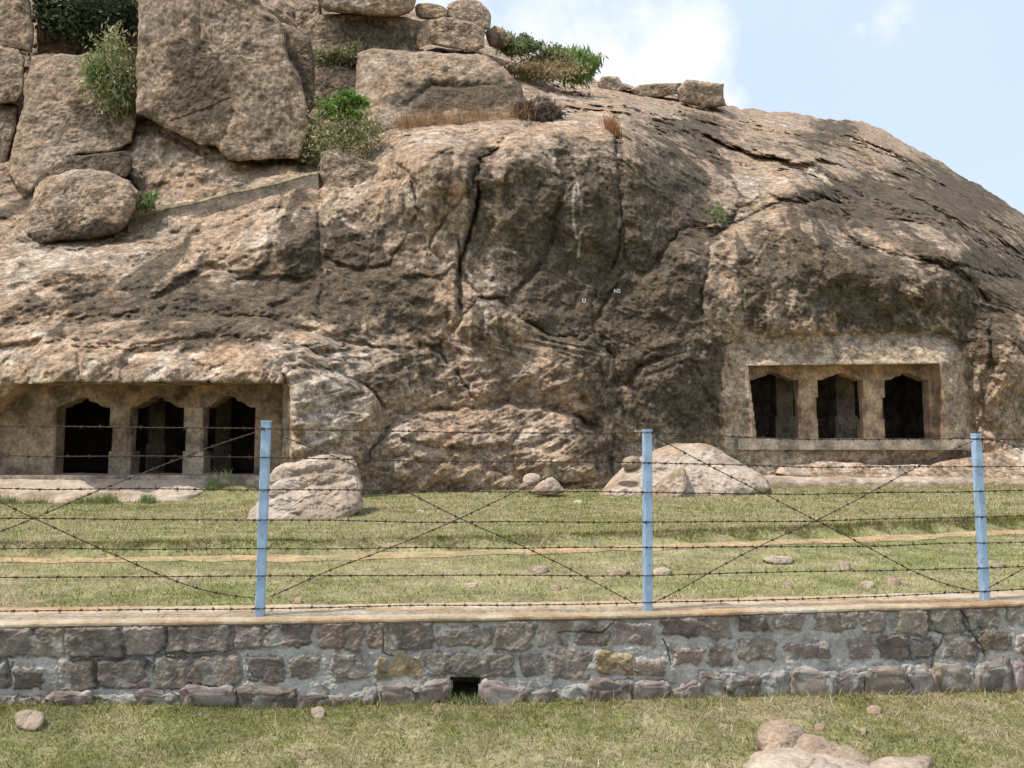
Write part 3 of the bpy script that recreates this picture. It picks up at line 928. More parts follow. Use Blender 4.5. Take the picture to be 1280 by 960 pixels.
rock('granite_block', 'flat shadowed rock bed beneath the deep dark gap of the summit stack', 'rock', [(520, 66), (545, 60), (600, 66), (640, 78), (620, 86), (560, 82), (520, 76)], 31.0, .6, GB, sharp=0, tilt=.6, rough=.05, seed=45, dark=.1, n=140, rings=36)
rock('boulder', 'rounded boulder on the right end of the summit stack against the sky', 'boulder',
     [(561, 6), (575, 1), (598, 2), (609, 12), (613, 22), (611, 36), (600, 37), (575, 30), (562, 22)], 30.6, .6, None, tilt=.15, pw=4.5, rough=.05, seed=46, grow=1.07)
rock('boulder', 'small grey boulder between two bigger ones on the summit stack', 'boulder',
     [(520, 6), (536, 4), (558, 10), (562, 22), (545, 26), (522, 22)], 30.9, .5, None, tilt=.15, pw=5, rough=.06, seed=47, grow=1.07, dark=.1)
rock('boulder', 'great boulder at the top of the frame over the summit stack, only its underside showing', 'boulder',
     [(396, -40), (440, -60), (490, -50), (518, -10), (514, 14), (490, 20), (440, 16), (408, 12), (394, -10)], 29.8, 1.2, None, tilt=.1, pw=6, rough=.04, seed=48, grow=1.07)
rock('boulder', 'dark boulder at the top edge above the huge squarish block', 'boulder',
     [(255, -6), (268, -30), (310, -36), (322, -10), (320, 10), (300, 12), (270, 6)], 26.6, .8, None, tilt=.1, pw=3, rough=.05, seed=49, grow=1.07, dark=.35)
rock('granite_block', 'grey jointed rock left of the long dark block of the summit stack', 'rock',
     [(370, 8), (384, 2), (400, 6), (402, 30), (396, 62), (380, 60), (372, 40)], 30.8, .6, GB, sharp=0, tilt=.15, pw=7, rough=.06, seed=50, grow=1.07, grey=.3)
rock('granite_block', 'shadowed sloping rock in the hollow below the olive dry brush', 'rock', [(388, 85), (420, 80), (455, 92), (462, 120), (450, 150), (410, 150), (390, 130)], 28.8, .5, GB, sharp=0, tilt=.3, pw=3, rough=.06, seed=51, dark=.35)
rock('granite_block', 'brown wedge of rock below the bright green bush, sloping to the right', 'rock', [(400, 190), (420, 186), (470, 205), (500, 222), (470, 236), (420, 240), (400, 244)], 23.9, .4, GB, sharp=0, tilt=.4, pw=7, rough=.05, seed=52, dark=.2, center=(435, 214))
SK = 'small rock ledges on the skyline'
rock('skyline_rock', 'dark jagged rock standing highest on the skyline ridge against the cloud', 'rock', [(846, 112), (853, 104), (858, 99), (872, 101), (885, 104), (904, 105), (903, 118), (908, 132), (880, 136), (850, 128)], 38.5, .9, SK, sharp=0, pw=7, rough=.08, seed=55, dark=.15, n=160, rings=40, facets=.4)
rock('skyline_rock', 'low dark rock on the skyline just right of the green bushes', 'rock', [(746, 102), (752, 95), (772, 96), (778, 104), (790, 110), (770, 116), (750, 112)], 38.6, .7, SK, sharp=0, pw=7, rough=.08, seed=56, dark=.1, n=140, rings=36)
rock('skyline_rock', 'long thin rock ledge on the skyline left of the jagged rock', 'rock', [(786, 112), (800, 106), (825, 105), (850, 104), (852, 116), (820, 122), (795, 120)], 38.6, .7, SK, sharp=0, pw=7, rough=.07, seed=57, n=140, rings=36)
rock('skyline_rock', 'small dark rocks at the left foot of the skyline bushes', 'rock', [(606, 40), (618, 32), (630, 36), (640, 48), (632, 58), (612, 58)], 31.5, .5, SK, sharp=0, pw=6, rough=.08, seed=58, dark=.2, n=120, rings=30)

FB = 'fallen boulders on the lawn'
rock('fallen_boulder', 'pale grey cracked boulder on the lawn behind the left fence post', 'boulder',
     [(306, 648), (312, 632), (330, 616), (335, 600), (352, 582), (380, 574), (415, 569), (438, 572), (447, 590), (449, 612), (448, 628), (420, 640), (380, 648), (340, 652)],
     13.4, .75, FB, tilt=.95, yaw=.25, pw=7, rough=.06, bury=18, seed=71, rings=80, n=320, mat=M_boulder, pale=.55, grey=.5, dark=-.2, grain=.7, facets=.5, center=(385, 616), sharp=0,
     cracks=(([(330, 606), (370, 592), (420, 585)], 2.5, .06), ([(335, 625), (380, 608), (440, 600)], 2.5, .06), ([(400, 590), (445, 592)], 2, .05)))
rock('fallen_boulder', 'broad bare tan boulder on the grass behind the middle fence post', 'boulder',
     [(742, 612), (765, 596), (785, 580), (800, 572), (826, 558), (850, 554), (880, 556), (910, 570), (940, 586), (960, 594), (966, 604), (930, 612), (880, 616), (800, 618)],
     18.6, .95, FB, tilt=.8, pw=3.4, rough=.05, bury=14, facets=.3, seed=72, rings=70, n=300, mat=M_boulder, pale=.85, ochre=.1, dark=-.4, center=(850, 592),
     darkz=((785, 604, 16, 5, 1.4),))
rock('fallen_boulder', 'angular rock with a dark right side leaning on the broad tan boulder', 'boulder',
     [(815, 618), (822, 604), (838, 592), (853, 583), (858, 590), (860, 606), (850, 614), (832, 619)], 17.3, .3, FB, tilt=.4, yaw=-.2, pw=7, rough=.07, bury=10, facets=.4, seed=73, mat=M_boulder, pale=.5, n=140, rings=36)
rock('fallen_boulder', 'round knob of rock at the left end of the broad tan boulder', 'boulder',
     [(776, 582), (780, 573), (790, 569), (800, 572), (798, 584), (786, 590)], 18.0, .25, FB, tilt=.2, pw=2.6, rough=.05, seed=74, mat=M_boulder, pale=.4, n=120, rings=30)
rock('fallen_boulder', 'small round white stone at the foot of the whale-backed outcrop', 'stone',
     [(653, 600), (656, 593), (668, 591), (676, 595), (674, 604), (664, 608), (655, 606)], 18.0, .16, FB, tilt=.3, pw=2.6, rough=.05, seed=75, mat=M_boulder, pale=.9, dark=-.4, n=100, rings=24)
rock('fallen_boulder', 'pointed grey stone in front of the small round white stone', 'stone',
     [(664, 618), (670, 606), (684, 596), (693, 598), (700, 606), (708, 615), (690, 620)], 17.5, .22, FB, tilt=.4, pw=3, rough=.08, seed=76, mat=M_boulder, pale=.6, grey=.4, dark=-.2, n=120, rings=30, facets=.3)
rock('fallen_boulder', 'tiny dark stone left of the pointed grey stone', 'stone',
     [(648, 610), (652, 604), (660, 604), (663, 611), (655, 614)], 17.9, .1, FB, tilt=.2, pw=2.6, rough=.06, seed=77, mat=M_boulder, dark=.3, n=70, rings=18)



# ------------------------------------------------------------------ ground, lawn, path
WALLX = np.array([-30, -5, -1.53, .88, 3.45, 34.])
WALLY = np.array([2.0, 4.42, 4.90, 5.26, 5.83, 12.4])


def wall_y(x):
    return np.interp(x, WALLX, WALLY)


def wall_top(x):
    return CAMZ - (1.036 + .0155 * np.clip(x, -8, 8))


def ground_z(x):
    return CAMZ - np.interp(x, [-30, -6, -2.95, -1.5, .87, 3.42, 7, 34], [1.27, 1.37, 1.43, 1.515, 1.58, 1.69, 1.80, 2.1])


PATH_U = [-400, 0, 215, 400, 600, 830, 1000, 1280, 1500]
PATH_A = [696, 696, 696, 693, 687, 681, 674, 661, 651]
PATH_B = [704, 703, 703, 700, 695, 688, 681, 668, 658]


def lawn_base(x, y):
    yw = wall_y(x)
    t = sstep(yw + .45, yw + 4, y)
    z = (wall_top(x) - .035) * (1 - t) + (CAMZ - 1.07) * t
    z = z + .012 * np.clip(x, 0, 20) * sstep(8, 20, y)
    z = z + .34 * np.exp(-((x + 6.0) / 1.2) ** 2 - ((y - 17.4) / .9) ** 2)
    z = z + .12 * np.exp(-((x + .5) / 6) ** 2) * sstep(15, 20, y)
    return z


def px_to_lawn(u, v):
    u = np.asarray(u, float)
    v = np.asarray(v, float)
    rx, rz = ray(u, v)
    D = 9.0 + 0 * rx
    for _ in range(25):
        D = .5 * D + .5 * np.clip((CAMZ - lawn_base(rx * D, D)) / np.maximum(-rz, 1e-3), 4, 40)
    return D


pu = np.linspace(-400, 1500, 400)
pva, pvb = np.interp(pu, PATH_U, PATH_A), np.interp(pu, PATH_U, PATH_B)
pDa, pDb = px_to_lawn(pu, pva), px_to_lawn(pu, pvb)
pXa, pXb = ray(pu, pva)[0] * pDa, ray(pu, pvb)[0] * pDb


def path_edges(x):
    return np.interp(x, pXb, pDb), np.interp(x, pXa, pDa)


def lawn_z(x, y):
    z = lawn_base(x, y)
    a, b = path_edges(x)
    z = z + .14 * sstep(-.03, .07, y - b) * np.exp(-np.maximum(y - b, 0) / 2.5)
    p = np.stack([x, y, 0 * x], -1)
    return z + fbm(p, .7, 3, 401) * .035 + fbm(p, 4, 2, 402) * .012


def turf_mix(p):
    """0 dry straw .. 1 green"""
    return np.clip(.42 + fbm(p, .35, 3, 411) * .7 + fbm(p, 1.6, 3, 412) * .8 + fbm(p, 7, 3, 413) * .9, 0, 1)


def ground_build():
    f = np.arange(-7, 7.01, .06)
    xs = np.concatenate([[-900, -300, -100, -40, -20, -11], f, [11, 20, 40, 100, 300, 900]])
    ys = np.concatenate([[-900, -300, -60, -15, -4, 0], np.arange(1.5, 6.6, .06), [9, 14, 30, 60, 120, 400, 1800]])
    X, Y = np.meshgrid(xs, ys)
    Z = ground_z(X)
    p = np.stack([X, Y, 0 * X], -1)
    Z = Z + fbm(p, .9, 3, 420) * .03 + fbm(p, 5, 2, 421) * .012
    g = turf_mix(p)
    col = mixc(np.broadcast_to(np.array((.30, .25, .15)), p.shape), np.array((.17, .18, .07)), g)
    tag(mesh_obj('ground', np.stack([X, Y, Z], -1), grid_faces(*X.shape)[:, ::-1], M_soil, None, col), 'mottled short turf in the foreground', None, None, 'structure')
    xs = np.concatenate([np.arange(-34, -14, .6), np.arange(-14, 18, .1), np.arange(18, 36, .6)])
    s = np.concatenate([[0.0], np.linspace(0.0005, 1, 230) ** 1.4])
    X = np.broadcast_to(xs[None], (len(s), len(xs))).copy()
    y0 = wall_y(xs) + .38
    Y = y0[None] + s[:, None] * (34 - y0[None])
    Z = lawn_z(X, Y)
    Z[0] = ground_z(xs) - .2
    p = np.stack([X, Y, 0 * X], -1)
    g = turf_mix(p)
    col = mixc(np.broadcast_to(np.array((.31, .27, .15)), p.shape), np.array((.19, .21, .075)), g)
    tag(mesh_obj('lawn', np.stack([X, Y, Z], -1), grid_faces(*X.shape)[:, ::-1], M_soil, None, col), 'sunlit lawn between the wall and the cliff', None, None, 'structure')
    # trodden path across the lawn
    xs = np.arange(-11, 15, .05)
    a, b = path_edges(xs)
    q = np.stack([xs, 0 * xs, 0 * xs], -1)
    a = a - .02 + fbm(q, 1.6, 4, 431) * .22
    b = b - .05 + fbm(q, 1.9, 4, 432) * .05
    t = np.linspace(0, 1, 9)[:, None]
    Y = a[None] * (1 - t) + b[None] * t
    X = np.broadcast_to(xs[None], Y.shape)
    Z = lawn_z(X, Y) + .006
    p = np.stack([X, Y, Z], -1)
    col = mixc(np.broadcast_to(np.array((.42, .29, .165)), p.shape), np.array((.34, .28, .15)), sstep(-.2, .3, fbm(p, 1.5, 3, 433)))
    tag(mesh_obj('path', p, grid_faces(*X.shape)[:, ::-1], M_soil, None, col), 'narrow trodden earth path across the lawn', None, None, 'structure')


ground_build()


def blades(name, x, y, z, h, w, lean, cols, label):
    n = len(x)
    az = rng.uniform(0, 2 * np.pi, n)
    la = rng.uniform(0, 2 * np.pi, n)
    bx, by = np.cos(az) * w * .5, np.sin(az) * w * .5
    lx, ly = np.cos(la) * lean * h, np.sin(la) * lean * h
    hz = h * np.sqrt(np.maximum(.05, 1 - np.minimum(lean, .97) ** 2))
    v0 = np.stack([x - bx, y - by, z], -1)
    v1 = np.stack([x + bx, y + by, z], -1)
    m = np.stack([x + lx * .4, y + ly * .4, z + hz * .62], -1)
    v2 = m + np.stack([bx, by, 0 * bx], -1) * .75
    v3 = m - np.stack([bx, by, 0 * bx], -1) * .75
    v4 = np.stack([x + lx, y + ly, z + hz], -1)
    V = np.stack([v0, v1, v2, v3, v4], 1).reshape(-1, 3)
    i = np.arange(n)[:, None] * 5
    q = i + np.array([[0, 1, 2, 3]])
    t = i + np.array([[3, 2, 4]])
    o = mesh_obj(name, V, [q, t], M_grass, None, np.repeat(cols, 5, 0), smooth=False)
    return tag(o, label or None, None, None, 'stuff')


GREEN = np.array([(.185, .185, .045), (.25, .24, .065), (.32, .29, .10), (.14, .145, .04)])
STRAW = np.array([(.48, .40, .24), (.40, .33, .19), (.60, .53, .36), (.30, .23, .14)])


def turf_cols(p, bias=0.0):
    g = turf_mix(p) + bias + rng.normal(0, .22, len(p))
    n = len(p)
    dk = 1 - .34 * sstep(.05, .4, fbm(p, 3.3, 3, 414))
    c = dk[:, None] * np.where((g > .5)[:, None], GREEN[rng.integers(0, 4, n)], STRAW[rng.integers(0, 4, n)])
    return c * rng.uniform(.75, 1.25, (n, 1))


def make_grass():
    n = 175000
    y = np.sqrt(rng.uniform(2.9 ** 2, 6.3 ** 2, n))
    x = rng.uniform(-.76, .76, n) * y
    k = y < wall_y(x) - .03
    x, y = x[k], y[k]
    p = np.stack([x, y, 0 * x], -1)
    z = ground_z(x) + fbm(p, .9, 3, 420) * .03 + fbm(p, 5, 2, 421) * .012 - .004
    near = np.exp(-(wall_y(x) - y) / .12)
    h = rng.gamma(2.5, .0085, len(x)) * (1 + 1.2 * near) + .008
    blades('grass', x, y, z, h, rng.uniform(.0025, .0065, len(x)), rng.uniform(.35, 1, len(x)) ** .6 * .985, turf_cols(p, .02 + .25 * near), 'patchy short grass in front of the wall')
    n = 330000
    y = 5.2 + (23.5 - 5.2) * rng.uniform(0, 1, n) ** 1.25
    x = rng.uniform(-.80, .80, n) * y
    xl = rng.uniform(-8.5, 9.5, 32000)
    x = np.concatenate([x, xl])
    y = np.concatenate([y, path_edges(xl)[1] + rng.uniform(-.05, .13, len(xl))])
    n = len(x)
    a, b = path_edges(x)
    p = np.stack([x, y, 0 * x], -1)
    wob = fbm(p, 2.2, 3, 441) * .3
    onp = (y > a - .02 + wob) & (y < b - .05)
    thin = fbm(p, 2.5, 3, 442) < -.28
    k = (y > wall_y(x) + .47) & ~(onp & (rng.uniform(0, 1, n) > .16)) & ~(thin & (rng.uniform(0, 1, n) > .35))
    x, y, p = x[k], y[k], p[k]
    a, b = path_edges(x)
    lip = np.exp(-((y - b - .08) / .09) ** 2)
    z = lawn_z(x, y) - .004
    h = rng.gamma(3, .0085, len(x)) * (1 + .7 * lip) + .008
    w = rng.uniform(.0035, .007, len(x)) * np.clip(y / 7, 1, 2.8)
    blades('lawn_grass', x, y, z, h * np.clip(y / 10, .9, 1.3), w, rng.uniform(.3, 1, len(x)) ** .6 * .98, turf_cols(p, .0 + .25 * lip), 'short sunlit turf on the lawn')


make_grass()


# ------------------------------------------------------------------ the two rock-cut cave temples
def pillar_mesh(mb, u0, u1, vt, vb, D, depth, col, zones):
    """square base and head, eight-sided waist; zones: list of (v_top, v_bottom, widen px, chamfer share)"""
    for (va, vb_, wd, ch) in zones:
        a = P(u0 - wd, va, D)
        b = P(u1 + wd, vb_, D)
        x0, x1, z1, z0 = a[0], b[0], a[2], b[2]
        e = wd * D / F
        y0, y1 = D - e, D + depth + e
        c = (x1 - x0) * ch
        prof = [(x0 + c, y0), (x1 - c, y0), (x1, y0 + c), (x1, y1 - c), (x1 - c, y1), (x0 + c, y1), (x0, y1 - c), (x0, y0 + c)]
        v = [(x, y, z0) for x, y in prof] + [(x, y, z1) for x, y in prof]
        q = [(k, (k + 1) % 8, 8 + (k + 1) % 8, 8 + k) for k in range(8)]
        q += [(8, 9, 10, 15), (10, 11, 14, 15), (11, 12, 13, 14), (0, 7, 2, 1), (2, 7, 6, 3), (3, 6, 5, 4)]
        mb.add(v, q, c=col)


def cave(label, hole, Dm, Df, u_lo, u_hi, vtop, openings, vfloor, pil, seed, tint, dark_in, steps=1.0):
    base = P((u_lo + u_hi) / 2, vfloor, Df)
    root = empty('cave_temple', tuple(base), label, 'cave temple')
    thick = .42
    # stone reveal round the mouth, straight back from the rock face
    pl = []
    for k in range(len(hole)):
        (x0, y0), (x1, y1) = hole[k], hole[(k + 1) % len(hole)]
        m = max(2, int(math.hypot(x1 - x0, y1 - y0) / 3))
        for j in range(m):
            pl.append((x0 + (x1 - x0) * j / m, y0 + (y1 - y0) * j / m))
    pl = np.array(pl)
    fr = P(pl[:, 0], pl[:, 1], Dm)
    d0 = np.array([cliff_depth(*(q + (q - pl.mean(0)) / np.linalg.norm(q - pl.mean(0)) * 3.0)) for q in pl])
    d0 = np.minimum(np.where(pl[:, 1] < 560, d0, Dm), Dm)
    rows = [P(pl[:, 0], pl[:, 1], d0 * (1 - t) + Dm * t) for t in np.linspace(0, 1, 9)[:-1]]
    for t in np.linspace(0, 1, 14):
        r = fr.copy()
        r[:, 1] = Dm + t * (Df - Dm + .02)
        rows.append(r)
    R = np.array(rows)
    cen = fr.mean(0)
    d = R - cen
    d[..., 1] = 0
    d /= np.linalg.norm(d, axis=-1)[..., None]
    R = R + d * (np.abs(fbm(R, 2.2, 3, seed)) * .08 * sstep(0, 6, np.arange(len(rows)))[:, None] + .004)[..., None]
    c = rock_col(R, seed + 2, .1, .1, .2, .2) * .95
    mesh_obj('mouth_reveal', R, grid_faces(len(rows), len(pl), wrap=True), M_carved, root, c)
    # lintel beam with curved brackets over each opening
    uu = np.linspace(u_lo, u_hi, 900)
    vb = np.full(uu.shape, openings[0][2] + 0.0)
    for (a, b, vc, vp) in openings:
        uc, hw = (a + b) / 2, (b - a) / 2
        s = np.abs(uu - uc) / hw
        rise = np.interp(s, [0, .12, .26, .30, .36, .46, .58, .70, .84, 1.0, 1.01], [1.0, .98, .8, .62, .56, .52, .40, .16, .03, 0, 0])
        inside = s <= 1.0
        vb = np.where(inside, vc - (vc - vp) * rise, vb)
    vb = np.where(np.isfinite(vb), vb, openings[0][2])
    n_in = 10
    rows = []
    front_top = P(uu, np.full(uu.shape, vtop - 9.0), Df)
    front_bot = P(uu, vb, Df)
    for t in np.linspace(0, 1, 16):
        rows.append(front_top * (1 - t) + front_bot * t)
    for t in np.linspace(.05, 1, n_in):
        r = front_bot.copy()
        r[:, 1] += thick * t
        rows.append(r)
    r = front_top.copy()
    r[:, 1] += thick
    rows.append(r)
    R = np.array(rows)
    R[..., 1] -= (fbm(R, 1.5, 3, seed + 4) * .05 + fbm(R, 6, 2, seed + 5) * .02) * (np.arange(len(rows)) < 16)[:, None]
    c = rock_col(R, seed + 6, .15, .15, .25, .35)
    c = mixc(c, np.array((.42, .22, .13)), sstep(.1, .4, fbm(R, 2.5, 3, seed + 11)) * np.exp(-((np.arange(len(rows)) - 6) / 4.0) ** 2)[:, None] * .95)
    mesh_obj('lintel', R, grid_faces(*R.shape[:2]), M_carved, root, c * tint, smooth=False)
    for (u0, u1, kind) in pil:
        mb = MB()
        vt = openings[0][2] - .5
        h = vfloor - vt
        col = rock_col(P(np.array([(u0 + u1) / 2]), np.array([540.]), Df), seed + 3, .0, .3, .1, .3)[0] * tint
        if kind == 'pillar':
            z = [(vt, vt + h * .30, 0, .03), (vt + h * .30, vt + h * .66, -.9 * steps, .16), (vt + h * .66, vfloor + 2, 1.2 * steps, .03)]
        else:
            z = [(vt, vfloor + 2, 0, .02)]
        pillar_mesh(mb, u0, u1, vt, vfloor, Df + .004, thick - .02, col, z)
        mb.build('pillar' if kind == 'pillar' else 'wall_pilaster', M_carved, root)
    # the dark hall behind
    a = P(u_lo - 8, vtop - 6, Df)
    b = P(u_hi + 8, vfloor + 1.5, Df)
    x0, x1, z1, z0 = a[0] - .2, b[0] + .2, a[2], b[2]
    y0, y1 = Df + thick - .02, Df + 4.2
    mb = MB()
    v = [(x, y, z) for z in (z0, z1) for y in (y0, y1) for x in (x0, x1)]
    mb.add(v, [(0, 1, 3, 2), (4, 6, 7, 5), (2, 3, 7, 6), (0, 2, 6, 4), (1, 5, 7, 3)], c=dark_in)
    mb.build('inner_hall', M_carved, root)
    mb = MB()
    yi = Df + 1.9
    for (u0, u1, _) in pil:
        if _ != 'pillar':
            continue
        w = (u1 - u0) * Df / F
        xc = P((u0 + u1) / 2, 500, Df)[0]
        mb2 = MB()
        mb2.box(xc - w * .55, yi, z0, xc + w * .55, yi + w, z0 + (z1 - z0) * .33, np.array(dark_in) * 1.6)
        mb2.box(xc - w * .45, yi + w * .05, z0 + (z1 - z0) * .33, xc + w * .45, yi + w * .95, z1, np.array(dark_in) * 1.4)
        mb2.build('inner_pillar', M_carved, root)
    # floor strip in front of the pillars
    mb = MB()
    f0 = P(u_lo, vfloor + .2, Df)
    f1 = P(u_hi, vfloor + .2, Df)
    mb.box(f0[0], Dm - .06, f0[2] - .3, f1[0], Df + thick, f0[2], (.36, .31, .26))
    mb.build('floor_slab', M_carved, root)
    return root


cave('low cave temple at left with three dark openings under a rough overhanging brow', LEFT_HOLE, LD, LF, -110, 385, 482,
     [(67, 136, 509.5, 496), (163.5, 228.5, 509.5, 495), (253.5, 319, 509.5, 495)], 592.5,
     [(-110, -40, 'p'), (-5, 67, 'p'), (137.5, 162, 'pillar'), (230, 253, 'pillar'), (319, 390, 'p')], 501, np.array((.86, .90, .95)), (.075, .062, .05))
cave('cave temple at right cut into a pale squared frame, three dark openings above a plinth', RIGHT_HOLE, RD, RF, 915, 1200, 456,
     [(936.5, 997.5, 475, 466), (1023, 1079, 475, 466), (1106.5, 1161, 475, 466)], 548.5,
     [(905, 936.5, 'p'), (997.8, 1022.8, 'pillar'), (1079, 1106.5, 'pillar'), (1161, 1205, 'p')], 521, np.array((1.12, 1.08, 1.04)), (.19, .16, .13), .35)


def shelf(name, label, cat, us, rows_fn, seed, pale):
    """a rock shelf: each column of the sheet is a list of (v, D)"""
    cols = []
    for u in us:
        vd = np.array(rows_fn(u))
        cols.append(P(np.full(len(vd), u), vd[:, 0], vd[:, 1]))
    A = np.array(cols).transpose(1, 0, 2)
    # refine between the given rows
    rows = []
    for k in range(len(A) - 1):
        for t in np.linspace(0, 1, 9)[:-1]:
            rows.append(A[k] * (1 - t) + A[k + 1] * t)
    rows.append(A[-1])
    R = np.array(rows)
    R[..., 2] += fbm(R, 1.1, 4, seed) * .07
    R[..., 1] += fbm(R, 1.6, 4, seed + 1, .6) * .12
    c = rock_col(R, seed + 2, -.35, pale, .1, .2)
    o = mesh_obj(name, R, grid_faces(*R.shape[:2])[:, ::-1], M_boulder, None, c)
    return tag(o, label, cat)


def left_rows(u):
    e = np.interp(u, [-200, 150, 200, 240, 262, 290], [629, 628, 624, 617, 610, 603]) + math.sin(u * .11) * 1.2 + math.sin(u * .31) * .8
    f = float(sstep(285, 225, u))
    g = lambda D: 17.4 - (17.4 - D) * f
    return [(590.5, 18.3), (597.5, 17.5), (600 - 1.5 * (1 - f), g(17.1)), (598 + (e - 598) * .45, g(16.75)), (598 + (e - 598) * .85, g(16.35)), (e, g(16.2)), (e + 12, g(16.1)), (e + 30, g(16.1))]


shelf('rock_platform', 'pale sunlit bare rock platform in front of the left cave temple', 'rock', np.linspace(-230, 290, 300), left_rows, 551, .9)


def right_rows(u):
    w = math.sin(u * .07) * 1.0 + math.sin(u * .23) * .7
    return [(592, 22.0), (594.5, 21.75), (597 + w * .5, 21.2), (599.5 + w * .5, 20.95), (603 + w, 20.85), (616, 20.8)]


shelf('rock_ledge', 'long thin pale rock ledge along the lawn below the right cave temple', 'rock', np.linspace(950, 1480, 300), right_rows, 561, .7)
rock('rock_step', 'crumbled pale rock step under the plinth of the right cave temple', 'rock', [(968, 594), (975, 583), (1010, 580), (1030, 576), (1060, 579), (1110, 582), (1150, 580), (1185, 586), (1190, 596), (1080, 600)], 21.85, .25, None, tilt=.8, pw=7, rough=.03, seed=81, n=220, rings=40, pale=.5, ochre=.15, facets=.25, center=(1080, 590))
rock('low_rock', 'low layered rock shelf at the right edge of the frame beyond the right fence post', 'rock', [(1140, 598), (1170, 578), (1200, 574), (1240, 568), (1290, 556), (1340, 560), (1350, 600), (1240, 603)], 21.75, .3, None, tilt=.9, pw=6, jag=.05, rough=.04, seed=82, n=220, rings=44, pale=.3, grain=.4, center=(1240, 588))


# ------------------------------------------------------------------ stone wall with coping
STONES_TOP = [(-62, 786, -26, 820), (-20, 784, 39, 821), (45, 785, 82, 821), (87, 782, 153, 821), (158, 785, 203, 817), (210, 782, 287, 817), (290, 784, 326, 811), (331, 779, 386, 807), (400, 777, 452, 811), (462, 778, 485, 809),
              (489, 777, 539, 811), (548, 784, 615, 804), (618, 777, 665, 811), (675, 777, 712, 807), (721, 782, 761, 806), (768, 777, 815, 804), (832, 772, 871, 794), (873, 768, 912, 796), (926, 766, 959, 789), (969, 762, 1002, 787),
              (1019, 766, 1049, 787), (1052, 766, 1066, 784), (1076, 761, 1106, 789), (1121, 762, 1156, 791), (1167, 761, 1200, 789), (1205, 761, 1246, 785), (1261, 759, 1300, 781), (1308, 757, 1350, 781), (1358, 756, 1392, 779)]
STONES_MID = [(-70, 830, -20, 858), (-10, 831, 8, 854), (20, 837, 54, 859), (77, 827, 116, 861), (119, 827, 183, 858), (195, 819, 233, 859), (240, 821, 296, 856), (309, 821, 353, 849), (364, 824, 398, 847), (417, 817, 455, 847),
              (472, 821, 523, 846, 'o'), (531, 817, 640, 844), (652, 819, 679, 844), (689, 814, 734, 847), (746, 817, 791, 842, 'o'), (801, 824, 829, 844), (845, 813, 875, 830), (886, 807, 914, 832), (927, 802, 967, 824),
              (984, 804, 1038, 822), (1061, 800, 1089, 822), (1100, 796, 1132, 821), (1141, 804, 1166, 821), (1181, 798, 1218, 821), (1227, 791, 1259, 813), (1272, 795, 1300, 815), (1312, 790, 1352, 812)]
FOOT_U = [-300, 0, 50, 110, 200, 235, 258, 300, 330, 365, 372, 420, 520, 560, 605, 650, 690, 720, 755, 800, 830, 870, 895, 940, 975, 1060, 1130, 1170, 1200, 1280, 1500]
FOOT_V = [868, 868, 872, 867, 866, 860, 856, 866, 859, 862, 870, 866, 856, 851, 852, 858, 860, 856, 852, 849, 856, 850, 839, 846, 836, 838, 830, 834, 829, 826, 812]
HOLE = (562, 846, 600, 882)


